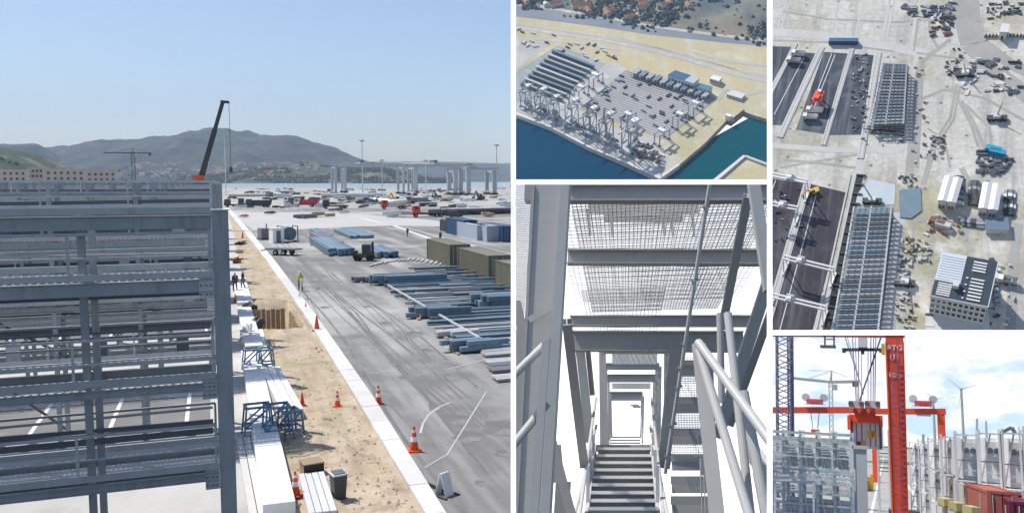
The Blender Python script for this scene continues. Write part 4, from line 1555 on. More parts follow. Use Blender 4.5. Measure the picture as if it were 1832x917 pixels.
# fenders and red buoys at the waterline
for i, (px, py) in enumerate(((968, 224), (1022, 246), (1040, 254), (1056, 262), (1068, 268))):
    g = P2.g(px, py, -5)
    t = thing('work_boat', 'small red and white work boat moored at the quay cranes', 'boat', P2.at((g.x, g.y, -6), QYAW), 'boats moored at the quay')
    obj('hull', MB().prism([(-9, -2.5), (6, -2.5), (10, 0), (6, 2.5), (-9, 2.5)], -.5, 2.2), mat('magenta red paint', (.5, .05, .14), .5), t)
    obj('wheelhouse', MB().box(-6, -1, -1.8, 1.8, 2.203, 5), white, t)
# rubber tyred gantries in the yard
BYAW = math.atan2(*reversed((P2.g(1285, 177) - P2.g(1190, 249)).to_2d().normalized()))


def rtg(fr, loc, rz, lab, w, d, h, m, grp):
    t = thing('yard_gantry', lab, 'yard gantry', fr.at(loc, rz), grp)
    for x in (0, w):
        for y in (0, d):
            L = obj('leg', MB().bar((x, y, 1), (x, y, h), 1.3, 1.3), m, t)
            obj('wheel_set', MB().box(x - .9, x + .9, y - 2, y + 2, .3, 1.6), darkm, L)
        obj('sill_beam', MB().bar((x, 0, 2.4), (x, d, 2.4), 1.0, 1.2), m, t)
    for y in (0, d):
        obj('girder', MB().bar((-1, y, h), (w + 1, y, h), 1.5, 1.8), m, t)
    obj('trolley', MB().box(w * .3, w * .3 + 6, -1, d + 1, h + .93, h + 3.4), white, t)
    return t


for px, py, lab in ((1180, 262, 'white yard gantry on the sand beside the pier, nearest the water'), (1212, 232, 'white yard gantry halfway along the right side of the grey yard'), (1240, 212, 'white yard gantry near the far right corner of the grey yard'),
                    (1062, 160, 'white yard gantry at the left corner of the grey yard'), (1036, 182, 'white yard gantry on the pale strip between the yards'), (1120, 232, 'white yard gantry behind the last quay cranes')):
    g = P2.g(px, py, 0)
    rtg(P2, (g.x, g.y, 0), BYAW, lab, 22, 9, 18, m_gan, 'yard gantries in the aerial view')


def mini_rack(fr, quad, h, lab, grp, m=steel, floors=4, nm='steel_rack'):
    """open steel rack from its four roof corners in the photograph"""
    q = [fr.g(x, y, h) for x, y in quad]
    o = (q[0] + q[1] + q[2] + q[3]) / 4
    t = thing(nm, lab, 'rack', fr.at((o.x, o.y, 0)), grp)
    r = [(p.x - o.x, p.y - o.y) for p in q]
    for k in range(floors):
        z = h * (k + 1) / floors
        obj('floor', MB().prism(r, z - h * .03, z), m, t)
    mb = MB()
    for a, b in zip(r, r[1:] + r[:1]):
        for f in (0, .5):
            x, y = a[0] + (b[0] - a[0]) * f, a[1] + (b[1] - a[1]) * f
            c = h * .035
            obj('column', MB().box(x * .99 - c, x * .99 + c, y * .99 - c, y * .99 + c, 0, h + .02), steel_l, t)
    return t


def quad_along(a, b, t, half, ax, ay):
    """small parallelogram at fraction t of the line a-b"""
    x, y = a[0] + (b[0] - a[0]) * t, a[1] + (b[1] - a[1]) * t
    dx, dy = (b[0] - a[0]), (b[1] - a[1])
    L = math.hypot(dx, dy)
    dx, dy = dx / L * half, dy / L * half
    return [(x - dx, y - dy), (x + dx, y + dy), (x + dx + ax, y + dy + ay), (x - dx + ax, y - dy + ay)]


mat('teal grey', (.24, .31, .30), .6)
ORD = 'first second third fourth fifth sixth seventh eighth ninth tenth eleventh'.split()
for i in range(11):
    mini_rack(P2, quad_along((1134, 131), (1258, 172), i / 10, 4.2, 11, -8.5), 8, ORD[i] + ' rack from the left in the slanting row heading the grey yard', 'racks at the head of the grey yard', m_b1 if i % 2 else steel)
for i in range(9):
    mini_rack(P2, [(986 - i * 7, 90 + i * 7.2), (1062 - i * 7, 119 + i * 7.2), (1064 - i * 7, 116.6 + i * 7.2), (988.5 - i * 7, 87.5 + i * 7.2)], 6, ORD[i] + ' long blue grey rack from the top in the left yard of the aerial view', 'long racks in the left yard', [m_b1, steel, MATS['teal grey']][i % 3])
for quad, h, m, lab in (([(1195, 134), (1225, 144), (1237, 135), (1208, 126)], 14, bluep, 'blue roofed hall behind the slanting row of racks'), ([(1225, 144), (1241, 149), (1251, 140), (1237, 135)], 16, bgrey, 'grey green block beside the blue roofed hall'),
                     ([(1245, 155), (1268, 162), (1275, 155), (1252, 149)], 11, mat('teal roof', (.08, .24, .28), .5), 'teal roofed building at the right end of the racks'), ([(1270, 140), (1286, 145), (1292, 138), (1277, 134)], 8, white, 'small white building at the far right of the yard'),
                     ([(1300, 168), (1326, 176), (1334, 168), (1310, 161)], 5, offw, 'low white sheds on the sand right of the yard')):
    q = [P2.g(x, y, h) for x, y in quad]
    o = (q[0] + q[2]) / 2
    t = thing('building', lab, 'building', P2.at((o.x, o.y, 0)), 'buildings beside the yards')
    r = [(p.x - o.x, p.y - o.y) for p in q]
    obj('wall', MB().prism(r, 0, h - .6), offw, t)
    obj('roof', MB().prism([(x * 1.03, y * 1.03) for x, y in r], h - .597, h), m, t)
    for k in range(5):
        x, y = r[0][0] + (r[1][0] - r[0][0]) * (k + .5) / 5, r[0][1] + (r[1][1] - r[0][1]) * (k + .5) / 5
        obj('window', MB().box(x - 1.2, x + 1.2, y - .4, y + .1, h * .35, h * .7), glassm, t)
# containers and steel standing about the apron and yards
rr = random.Random(5)
cmesh = {}
for i in range(150):
    k = rr.random()
    if k < .35:
        u_, v_ = rr.random(), rr.random()
        px, py = 1042 + 80 * v_ + (150 - 0 * v_) * u_, 193 - 64 * v_ + 52 * u_
        yaw, m, lab, grp = QYAW, rr.choice([darkm, steel_d, m_b1]), 'dark box standing in the lanes of the grey yard', 'boxes in the grey yard'
    elif k < .6:
        px, py = rr.uniform(1130, 1185), 0
        py = 262 + (px - 1130) * .45 + rr.uniform(-14, 14)
        yaw, m, lab, grp = BYAW, rr.choice([darkm, darkm, offw]), 'dark steel section on the sand at the pier tip', 'steel sections at the pier tip'
    elif k < .8:
        px = rr.uniform(930, 1110)
        py = 196 + (px - 930) * .40 + rr.uniform(-16, 4)
        yaw, m, lab, grp = QYAW, rr.choice([steel_l, darkm, m_b1, offw]), 'small crate on the apron under the quay cranes', 'crates under the quay cranes'
    else:
        px, py = rr.uniform(925, 1100), 0
        py = 60 + (px - 925) * .22 + rr.uniform(-12, 22)
        yaw, m, lab, grp = QYAW, rr.choice([darkm, offw, wood]), 'small stack on the made ground behind the left yard', 'stacks behind the left yard'
    g = P2.g(px, py, .25)
    key = m.name
    if key not in cmesh:
        me = MB().box(-4, 4, -1.1, 1.1, 0, 2.2).box(-4.1, -3.8, -1.15, 1.15, -.02, 2.3).box(3.8, 4.1, -1.15, 1.15, -.02, 2.3).mesh('box')
        me.materials.append(m)
        cmesh[key] = me
    tag(obj('freight_box', cmesh[key], m, None, P2.at((g.x, g.y, .4), yaw + rr.choice([0, 0, 1.57]))), lab, 'box', grp)
# barge at the pier head
g = P2.g(1318, 207, -6)
t = thing('barge', 'brown barge moored at the head of the basin beside the pier', 'barge', P2.at((g.x, g.y, -6), BYAW))
obj('hull', MB().prism([(-26, -8), (20, -8), (26, 0), (20, 8), (-26, 8)], -1, 5), mat('barge brown', (.28, .20, .15), .7), t)
obj('cargo', MB().box(-18, 10, -5, 5, 5.003, 8), m_sand, t)
obj('wheelhouse', MB().box(-25, -20, -4, 4, 5.003, 13), white, t)
# =====================================================================================================
# VIEW THREE: looking up a galvanised stair tower
# =====================================================================================================
PANEL = 3
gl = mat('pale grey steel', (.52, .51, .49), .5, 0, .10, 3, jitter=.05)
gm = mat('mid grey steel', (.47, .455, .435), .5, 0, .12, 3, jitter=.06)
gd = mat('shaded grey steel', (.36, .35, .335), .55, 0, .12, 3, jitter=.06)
gg = mat('steel grating', (.80, .78, .75), .5, 0, .10, 4, jitter=.04)
K3 = 2.0          # size of the tower: a flight just under two metres wide
T3 = thing('stair_tower', 'pale grey steel stair tower seen from below, with gratings, beams and handrails', 'stair tower', P3.at(V((0, 11, -6.5)) * K3))
OFF3 = V((0, 11, -6.5)) * K3


def q3(px, py, y):
    return P3.p(px, py, y * K3) - OFF3


def b3(name, a, b, w, h, m, parent=None, sect='box', up=(0, 0, 1)):
    """member between two (photo x, photo y, distance) points"""
    p0, p1 = q3(*a), q3(*b)
    w, h = w * K3, h * K3
    mb = MB()
    if sect == 'box':
        mb.bar(p0, p1, w, h, up)
    elif sect == 'i':
        mb.ibeam(p0, p1, w, h, min(w, h) * .12, up)
    else:
        mb.cyl(p0, p1, w / 2, n=12)
    return obj(name, mb, m, parent or T3, smooth=False)


def plat(y0, y1, pxa, pxb, py0, pitchm, name='grating'):
    """horizontal grating platform whose front edge shows at py0, from distance y0 to y1"""
    a = q3(pxa, py0, y0)
    b = q3(pxb, py0, y0)
    z = a.z
    mb = MB()
    pitchm, L3 = pitchm * K3, (y1 - y0) * K3
    n = int(L3 / (pitchm * 2.2))
    for i in range(n + 1):
        y = a.y + i * pitchm * 2.2
        mb.box(a.x, b.x, y - .016, y + .016, z, z + .024)
    k = int((b.x - a.x) / (pitchm * 1.0))
    for i in range(k + 1):
        x = a.x + (b.x - a.x) * i / k
        mb.box(x - .010, x + .010, a.y, a.y + L3, z + .004, z + .028)
    return obj(name, mb, gg, T3, fix=False), a, b, z


# unseen concrete floor below the frame, added to bounce sunlight up at the stair
fl = MB().box(-8.4, 10.4, 5, 29, -4.6, -4.0)
tag(obj('floor', fl, m_conc, None, P3.M.copy()), kind='structure')
# ceiling platforms
P, a, b, z = plat(10.0, 17.2, 1022, 1395, 360, .055)
plat(17.4, 24.0, 1040, 1190, 520, .09)
# an upper platform glimpsed through the first
plat(15.5, 24, 990, 1420, 380, .12)
for x0, x1, y in ((1052, 1250, 13.0), (1052, 1250, 14.0), (1060, 1240, 15.2), (1060, 1240, 16.4)):
    b3('stringer_channel', (x0, 372, y), (x1, 372, y), .10, .16, gl)
for i in range(9):
    b3('upper_tread', (1082, 392 - i * .6, 13.2 + i * .38), (1222, 392 - i * .6, 13.2 + i * .38), .26, .03, gl)
for x in (1052, 1092, 1185, 1200, 1238):
    b3('upper_post', (x, 378, 12.5), (x + 4, 420, 17.0), .05, .05, gl)
# beams under the platforms
b3('edge_beam', (1015, 347, 9.8), (1400, 346, 9.8), .16, .215, gm, sect='i')
b3('cross_beam', (1016, 460, 12.0), (1385, 461, 12.0), .18, .22, gm, sect='i')
b3('cross_beam', (1020, 574, 15.6), (1345, 574, 15.6), .18, .20, gm, sect='i')
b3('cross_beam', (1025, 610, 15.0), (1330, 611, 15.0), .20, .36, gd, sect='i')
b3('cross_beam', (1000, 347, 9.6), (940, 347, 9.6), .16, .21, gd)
# big left column, flanges and web
b3('column', (983, 325, 8.0), (950, 930, 8.0), .27, .02, gl, up=(0, 1, 0))
b3('column_flange', (1013, 325, 7.9), (976, 930, 7.9), .085, .26, gl, up=(0, 1, 0))
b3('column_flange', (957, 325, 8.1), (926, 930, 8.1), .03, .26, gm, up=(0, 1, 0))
b3('splice_plate', (962, 556, 7.93), (968, 566, 7.93), .24, .02, gl, up=(0, 1, 0))
# mesh screen at the far left
mb = MB()
for i in range(20):
    p0, p1 = q3(918 + i * 1.9, 325, 8.6), q3(916 + i * 1.1, 570, 8.6)
    mb.bar(p0, p1, .008)
for j in range(60):
    p0, p1 = q3(916, 328 + j * 4.1, 8.6), q3(962 - j * .4, 328 + j * 4.1, 8.6)
    mb.bar(p0, p1, .008)
obj('mesh_screen', mb, gl, T3)
# left handrails and braces
b3('handrail', (905, 684, 7.2), (975, 616, 7.4), .075, .075, gl, sect='tube')
b3('handrail', (905, 812, 7.2), (978, 722, 7.4), .075, .075, gl, sect='tube')
b3('rail_post', (977, 610, 7.3), (955, 930, 7.3), .07, .07, gl)
b3('brace', (923, 540, 8.8), (958, 700, 8.8), .10, .10, gm)
b3('brace', (985, 780, 8.6), (1025, 930, 8.6), .09, .09, gm)
b3('brace', (1008, 860, 9.4), (1004, 930, 9.4), .16, .1, gd)
b3('gusset_plate', (994, 795, 8.7), (1000, 862, 8.7), .11, .02, gm, up=(0, 1, 0))
b3('brace', (926, 590, 9.6), (924, 930, 9.6), .30, .12, gm)
# inner left leaning columns
b3('column', (1014, 575, 11.6), (1045, 830, 13.6), .13, .16, gm, sect='i', up=(0, 1, 0))
b3('column', (1038, 625, 15.2), (1056, 790, 15.4), .16, .14, gm)
b3('hanger', (1052, 627, 15.3), (1060, 706, 15.5), .07, .1, gd)
b3('hanger', (1032, 627, 15.3), (1050, 760, 15.5), .05, .08, gl)
# doorway frames, one beyond the other
for (xa, xb, y, ytop, ybot, m, hd) in ((1076, 1196, 17.4, 627, 800, gm, .12), (1079, 1180, 20.5, 655, 800, gl, .16), (1083, 1176, 22.0, 676, 800, gm, .20), (1091, 1150, 25.5, 708, 782, gl, .26)):
    for x in (xa, xb):
        b3('post', (x, ytop, y), (x + (2 if x == xa else -2), ybot, y), .10, .10, m)
    b3('header_beam', (xa, ytop, y), (xb, ytop, y), .12, hd, m, sect='i')
    if y > 25:
        continue
    b3('inner_post', (xa + 6, ytop + 4, y + .4), (xa + 7, ybot, y + .4), .05, .05, gl)
    b3('inner_post', (xb - 6, ytop + 4, y + .4), (xb - 7, ybot, y + .4), .05, .05, gl)
b3('ceiling_panel', (1095, 642, 18.5), (1176, 642, 18.5), .02, .22, gg)
b3('ceiling_panel', (1095, 690, 23.0), (1164, 690, 23.0), .02, .16, gg)
b3('lamp_arm', (1143, 724, 25), (1128, 724, 25), .05, .05, gm)
b3('lamp_arm', (1146, 727, 25), (1132, 727, 25), .10, .06, gm)
# dark right column
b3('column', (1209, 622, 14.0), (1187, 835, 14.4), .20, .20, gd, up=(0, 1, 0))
# the stair flights
N3 = 9
for i in range(N3):
    f = i / (N3 - 1)
    py = 910 - (910 - 803) * (f ** 1.0) * (1 + .10 * (1 - f))
    y = 12.3 + 2.9 * f
    x0, x1 = 1052 + 17 * f, 1178 - 15 * f
    tr = b3('tread', (x0, py, y), (x1, py, y), .30, .035, gl)
    b3('nosing', (x0, py - 1.2, y - .16), (x1, py - 1.2, y - .16), .03, .045, gg, tr)
    b3('riser', (x0, py + 7, y + .13), (x1, py + 7, y + .13), .02, .10, gg, tr)
for i in range(4):
    py = 797 - i * 5.2
    b3('tread', (1086 + i * .8, py, 22.5 + i * .35), (1147 - i * .8, py, 22.5 + i * .35), .3, .03, gm)
b3('landing_edge', (1066, 801, 15.6), (1168, 801, 15.6), .1, .12, gm)
for s_, xs in ((-1, ((1050, 1064), (1036, 1066), (1026, 1067))), (1, ((1178, 1167), (1188, 1166), (1196, 1163)))):
    (xa, xb), (xc, xd), (xe, xf) = xs
    b3('stringer', (xa, 930, 12.2), (xb, 806, 15.3), .06, .26, gl)
    b3('handrail', (xc, 930, 12.0), (xd, 712, 16.2), .055, .055, gl, sect='tube')
    b3('mid_rail', (xe, 930, 11.9), (xf, 760, 15.6), .05, .05, gl, sect='tube')
    for f in (.1, .45, .8):
        py = 912 - 105 * f
        x = xa + (xb - xa) * f
        b3('rail_post', (x, py, 12.2 + 3 * f), (x + s_ * -1, py - 72 + 25 * f, 12.2 + 3 * f), .05, .05, gl)
b3('handrail', (1092, 800, 22), (1088, 742, 24), .05, .05, gl, sect='tube')
b3('handrail', (1150, 800, 22), (1147, 742, 24), .05, .05, gl, sect='tube')
# pipe with clamps
b3('pipe', (1271, 322, 8.6), (1190, 846, 9.6), .042, .042, gl, sect='tube')
for py in (368, 500, 612, 655, 690, 757, 812):
    f = (py - 322) / (846 - 322)
    x = 1271 - 81 * f
    b3('pipe_clamp', (x - 7, py + 3, 8.6 + f), (x + 6, py - 1, 8.6 + f), .03, .03, gd)
# right-hand braces and columns
b3('brace', (1338, 350, 8.4), (1292, 585, 9.4), .085, .11, gm, sect='i', up=(0, 1, 0))
b3('column', (1347, 322, 7.6), (1377, 520, 7.6), .10, .12, gl, up=(0, 1, 0))
b3('column', (1385, 470, 8.2), (1284, 780, 8.8), .11, .14, gm, sect='i', up=(0, 1, 0))
b3('column', (1400, 500, 8.6), (1305, 760, 9.0), .08, .10, gd, up=(0, 1, 0))
b3('handrail', (1249, 612, 6.4), (1395, 812, 5.6), .068, .068, gl, sect='tube')
b3('handrail', (1250, 626, 6.4), (1346, 940, 5.8), .066, .066, gl, sect='tube')
b3('rail_post', (1250, 616, 6.45), (1285, 940, 6.2), .10, .05, gl, up=(0, 1, 0))
b3('rail_post', (1265, 655, 6.5), (1268, 760, 6.5), .09, .05, gl, up=(0, 1, 0))
b3('rail_post', (1302, 560, 7.0), (1345, 940, 6.6), .068, .068, gl, sect='tube')
b3('rail_post', (1288, 560, 7.2), (1291, 720, 7.2), .06, .06, gm, sect='tube')
b3('rail_post', (1330, 700, 6.2), (1375, 940, 6.0), .075, .075, gl, sect='tube')
b3('kick_plate', (1340, 800, 6.9), (1385, 860, 6.4), .05, .16, gm)
b3('corner_plate', (1362, 845, 7.0), (1380, 940, 7.0), .12, .1, gd)
# second flight seen from below at the right of the door
for i, (py, h) in enumerate(((650, 6), (716, 8), (772, 9), (818, 10), (858, 8), (894, 8))):
    y = 15.5 - i * .5
    b3('landing_beam', (1200, py, y), (1270, py, y), .06, .12, gd)
    b3('soffit_plate', (1202, py + 14, y + .3), (1268, py + 14, y + .3), .03, .16, gm)
mb = MB()
for i in range(22):
    p0, p1 = q3(1206 + i * 2.7, 640, 16.6), q3(1200 + i * 2.9, 830, 15.6)
    mb.bar(p0, p1, .024)
for j in range(46):
    p0, p1 = q3(1204, 640 + j * 4.1, 16.6 - j * .02), q3(1266, 640 + j * 4.1, 16.6 - j * .02)
    mb.bar(p0, p1, .024)
obj('stair_grating', mb, gg, T3)
b3('cable_box', (1262, 818, 9), (1262, 850, 9), .10, .10, gd)
for x in (1252, 1258, 1264):
    b3('cable', (x, 812, 9.1), (x + 5, 930, 9.1), .014, .014, gm, sect='tube')
b3('cable_clip', (1240, 815, 9.1), (1275, 813, 9.1), .02, .02, gd)
# =====================================================================================================
# VIEW FOUR: the container blocks and site offices from the air
# =====================================================================================================
PANEL = 4
m_pale = ground('pale dusty ground', (.60, .575, .52), (.49, .475, .435), .02, (.68, .655, .60), .06, (.9, .16, .012, (.31, .30, .28), .75), .5, .45, 0, c4=(.40, .38, .26), s4=.012, speck=((.20, .19, .18), .16, .16))
m_bays = ground('new dark asphalt', (.055, .065, .085), (.09, .10, .12), .03, (.15, .17, .19), .06, (1.25, .35, .02, (.22, .24, .27), .7), .2, .5, 0)
m_bays2 = ground('violet black asphalt', (.045, .042, .052), (.075, .07, .085), .03, (.11, .105, .12), .06, (1.28, .4, .02, (.15, .145, .17), .8), .2, .5, 0)
m_lane = ground('pale lane concrete', (.58, .57, .55), (.52, .51, .49), .06, None, .3, None, .15, .8, 0)
m_track = ground('worn wheel tracks', (.36, .35, .33), (.41, .40, .37), .06, None, .3, None, .2, .8, 0)
sheet(P4, 'ground', [(1340, -110), (2080, -110), (2080, 640), (1340, 640)], 0, m_pale)
for pts, m in (([(1421, 92), (1462, 96), (1404, 224), (1360, 224), (1360, 215)], m_bays), ([(1360, 82), (1418, 84), (1360, 186)], m_bays),
               ([(1474, 93), (1517, 96), (1477, 240), (1424, 232), (1430, 215)], m_bays), ([(1528, 97), (1563, 99), (1541, 241), (1480, 242)], m_bays),
               ([(1360, 316), (1441, 328), (1360, 586)], m_bays2), ([(1450, 329), (1517, 345), (1446, 620), (1360, 620), (1360, 605)], m_bays2)):
    sheet(P4, 'block_paving', pts, .03, m)
for pts, w in (([(1424, 78), (1356, 212)], 3.2), ([(1470, 85), (1395, 246)], 4.4), ([(1524, 88), (1473, 260)], 3.4), ([(1572, 94), (1539, 284)], 4.0), ([(1445, 327), (1372, 580)], 4.8)):
    q = [P4.g(x, y, 0) for x, y in pts]
    mb = MB()
    d = (q[1] - q[0])
    n = V((-d.y, d.x, 0)).normalized() * w * .36
    L = 16
    rb = thing('crane_runway', {1424: 'narrow pale runway at the upper left corner', 1470: 'pale runway between the second and third upper dark blocks, left of the red machine', 1524: 'pale runway right of the red machine', 1572: 'pale runway along the left side of the upper rack field', 1445: 'broad pale runway through the lower dark blocks'}[pts[0][0]], 'runway', P4.at((q[0].x, q[0].y, 0)), 'crane runways between the blocks')
    for i in range(L):
        a, b = d * (i / L), d * ((i + .985) / L)
        obj('slab', MB().prism([tuple((a - n).to_2d()), tuple((a + n).to_2d()), tuple((b + n).to_2d()), tuple((b - n).to_2d())], 0.01, .35 + random.uniform(-.03, .03)), m_lane, rb)
    for s_ in (-.55, .55):
        obj('rail', MB().bar(n * s_ * 1.0 + V((0, 0, .43)), d + n * s_ + V((0, 0, .43)), .25, .14), steel_l, rb)
for pts, w, m in (([(1360, 56), (1450, 62), (1560, 78), (1660, 96)], 6, m_lane), ([(1391, 49), (1411, -10)], 1.2, m_lane), ([(1397, 49), (1417, -10)], 1.0, m_lane), ([(1491, 50), (1500, 4)], 1.0, m_lane), ([(1530, 68), (1545, 0)], 1.2, m_lane),
                  ([(1536, 68), (1550, 4)], 1.0, m_lane), ([(1578, 72), (1592, 0)], 1.4, m_lane), ([(1585, 72), (1600, 0)], 1.0, m_lane), ([(1629, 92), (1638, 30)], 1.6, m_lane), ([(1635, 92), (1643, 34)], .8, m_track),
                  ([(1718, -20), (1722, 30), (1735, 80), (1770, 120), (1850, 180)], 8, m_track), ([(1738, -20), (1742, 40), (1756, 76), (1800, 110), (1860, 140)], 6, m_track), ([(1706, -20), (1708, 80), (1700, 90)], 3, m_lane),
                  ([(1640, 100), (1630, 150), (1626, 200)], 2.0, m_lane), ([(1646, 120), (1634, 240), (1624, 330)], 3.5, m_track), ([(1604, 380), (1592, 480), (1580, 610)], 7.5, m_lane),
                  ([(1720, 180), (1740, 215), (1760, 260), (1790, 300)], 1.6, m_track), ([(1712, 175), (1738, 225), (1750, 262)], 1.2, m_track), ([(1728, 188), (1770, 228), (1778, 300)], 1.2, m_track),
                  ([(1822, 400), (1812, 470), (1808, 600)], 3.4, m_track), ([(1700, 70), (1650, 110), (1640, 300)], 1.8, m_track), ([(1660, 230), (1690, 250), (1700, 300)], 1.0, m_track),
                  ([(1640, 180), (1690, 160), (1760, 175), (1832, 215)], 1.3, m_track), ([(1650, 330), (1668, 260), (1700, 210), (1712, 150)], 1.2, m_track), ([(1655, 330), (1674, 262), (1706, 214), (1718, 152)], 1.0, m_track), ([(1720, 300), (1735, 330), (1732, 380), (1725, 430), (1740, 450)], 2.4, m_track), ([(1640, 395), (1720, 385), (1800, 392)], 2.0, m_track), ([(1400, 285), (1470, 292), (1530, 300)], 1.4, m_track), ([(1395, 300), (1450, 290), (1540, 275)], 1.0, m_track), ([(1382, 72), (1480, 76), (1600, 92)], 1.0, m_track), ([(1400, 20), (1480, 34), (1600, 40), (1690, 34)], 1.2, m_track), ([(1660, 8), (1664, 60), (1680, 90)], 1.4, m_track), ([(1382, 260), (1480, 268), (1600, 270), (1650, 250)], 3.2, m_lane), ([(1640, 95), (1720, 105), (1832, 172)], 1.4, m_track), ([(1540, 286), (1535, 320)], 3.0, m_lane)):
    tag(obj('track', strip(P4, pts, w, .05 + random.uniform(0, .02)), m, None, P4.M.copy(), fix=False), kind='structure')
# lane lines on the dark blocks
for pts in ([(1440, 100), (1385, 205)], [(1488, 96), (1448, 200)], [(1494, 98), (1455, 196)], [(1464, 334), (1395, 590)], [(1388, 322), (1376, 352)]):
    tag(obj('painted_line', strip(P4, pts, .35, .08), offw, None, P4.M.copy(), fix=False), kind='structure')

# cable trench with sleepers at the right of the lower block
a, b = P4.g(1527, 313), P4.g(1462, 608)
d = b - a
n = V((-d.y, d.x, 0)).normalized()
t = thing('rail_track', 'crane rail track with dark sleepers along the lower rack field', 'rail track', P4.at((a.x, a.y, 0)))
for s_ in (-1.3, 0.9):
    obj('rail', MB().bar(n * s_ + V((0, 0, .3)), d + n * s_ + V((0, 0, .3)), .7, .3), m_lane if s_ < 0 else steel_l, t)
obj('trench', MB().prism([tuple((n * 1.6).to_2d()), tuple((n * 4.2).to_2d()), tuple((d + n * 4.2).to_2d()), tuple((d + n * 1.6).to_2d())], .01, .10), black, t)
for i in range(16):
    p = d * (i / 16)
    obj('sleeper', MB().bar(p + n * 1.2 + V((0, 0, .5)), p + n * 5.4 + V((0, 0, .5)), .6, .5), darkm, t)


# ---- white gantries over the dark blocks
def asc(pa, pb, ptl, lab, h=10.0, dep=5.0, m=white):
    a, b = P4.g(pa[0], pa[1], h), P4.g(pb[0], pb[1], h)
    d = (b - a)
    L = d.length
    t = thing('stacking_crane', lab, 'gantry crane', P4.at((a.x, a.y, 0), math.atan2(d.y, d.x)), 'white stacking cranes over the dark blocks')
    for y in (0, dep * .35):
        obj('girder', MB().box(-.6, L + .6, y - .3, y + .3, h - .8, h), m, t)
    for x in (0, L):
        for y in (-dep * .25, dep * .6):
            obj('leg', MB().bar((x, y, .5), (x, y * .6, h - 1.02), .34, .34), m, t)
        obj('sill_beam', MB().box(x - .4, x + .4, -dep * .5, dep, .45, 1.2), m, t)
    f = (P4.g(ptl[0], ptl[1], h) - a).dot(d) / L
    tr = obj('trolley', MB().box(f - 1.5, f + 1.5, -1.2, 2.8, h + .003, h + .8), offw, t)
    obj('winch', MB().cyl((f - 1.1, -.7, h + 1.2), (f + 1.1, -.7, h + 1.2), .4, n=10), steel_l, tr)
    obj('winch', MB().cyl((f - 1.1, 1.9, h + 1.2), (f + 1.1, 1.9, h + 1.2), .4, n=10), steel_l, tr)
    obj('machinery_cabin', MB().box(f - .8, f + .8, 0, 1.3, h + .803, h + 1.7), white, tr)


asc((1402, 462), (1488, 483), (1430, 469), 'white stacking crane across the lower dark block, farther of the two')
asc((1376, 529), (1473, 552), (1411, 537), 'white stacking crane across the lower dark block, nearest the bottom')
asc((1370, 364), (1423, 374), (1398, 369), 'white stacking crane at the left edge below the pale crossing')
asc((1365, 311), (1441, 326), (1412, 321), 'white stacking crane at the head of the lower block', 12)


# ---- fields of steel racks
def rack_field(name, c, rows, h, lab, jit=.4):
    """c: four roof corners in the photograph: far left, far right, near right, near left"""
    q = [P4.g(x, y, h) for x, y in c]
    o = q[0]
    t = thing(name, lab, 'rack', P4.at((o.x, o.y, 0)))
    q = [p - o for p in q]
    for i in range(rows):
        f = (i + .5) / rows
        a, b = q[0].lerp(q[3], f), q[1].lerp(q[2], f)
        a, b = a + (b - a) * random.uniform(-.01, .03), b
        d = (b - a).normalized()
        nn = V((-d.y, d.x, 0))
        wlk = MB()
        w = (q[3] - q[0]).length / rows * .46
        for z in (h, h * .66, h * .33):
            p0, p1 = V((a.x, a.y, z - h * 0)), V((b.x, b.y, z))
            wlk.bar(p0, p1, w, .16)
        row = obj('rack_row', wlk, random.choice([m_b1, m_b1, m_b1, steel_d, steel]), t)
        for s_ in (-1, 1):
            e = nn * s_ * w * .55
            obj('guard_rail', MB().bar(V((a.x, a.y, h + 1.0)) + e, V((b.x, b.y, h + 1.0)) + e, .12), steel, row)
        cols = MB()
        for k in range(8):
            p = a.lerp(b, k / 7)
            cols.bar((p.x, p.y, 0), (p.x, p.y, h + .8), .28)
        obj('columns', cols, steel_d, row)
    for f in (.0, .45, .97):
        a, b = q[0].lerp(q[1], f), q[3].lerp(q[2], f)
        obj('link_walkway', MB().bar((a.x, a.y, h + .25), (b.x, b.y, h + .25), .7, .12), steel_l, t)


rack_field('rack_field', [(1580, 112), (1624, 114), (1618, 222), (1556, 224)], 19, 5, 'field of blue grey steel racks in the upper container block')
rack_field('rack_field', [(1528, 370), (1597, 368), (1573, 594), (1488, 596)], 26, 5, 'large field of blue grey steel racks beside the lower dark block')
sheet(P4, 'pale_blue_sheeting', [(1556, 320), (1602, 330), (1600, 366), (1530, 366), (1535, 345)], .12, mat('pale blue screed', (.48, .54, .56), .8, 0, .2, .1))
sheet(P4, 'rack_foundation', [(1578, 116), (1626, 118), (1618, 230), (1550, 232)], .09, m_bays)
sheet(P4, 'rack_foundation', [(1524, 374), (1600, 374), (1575, 600), (1484, 602)], .09, mat('grey green foundation', (.17, .21, .21), .9, 0, .2, .2))
slab(P4, 'blue_tarpaulin', [(1608, 340), (1647, 335), (1649, 376), (1630, 390), (1610, 388)], .02, .5, mat('steel blue tarpaulin', (.17, .24, .30), .7, 0, .2, .2), 'blue grey tarpaulin sheet spread right of the lower rack field', 'tarpaulin', None)

# ---- barracks, cars
m_metal_roof = mat('white sheet roof', (.74, .74, .74), .4, 0, .06, .3)


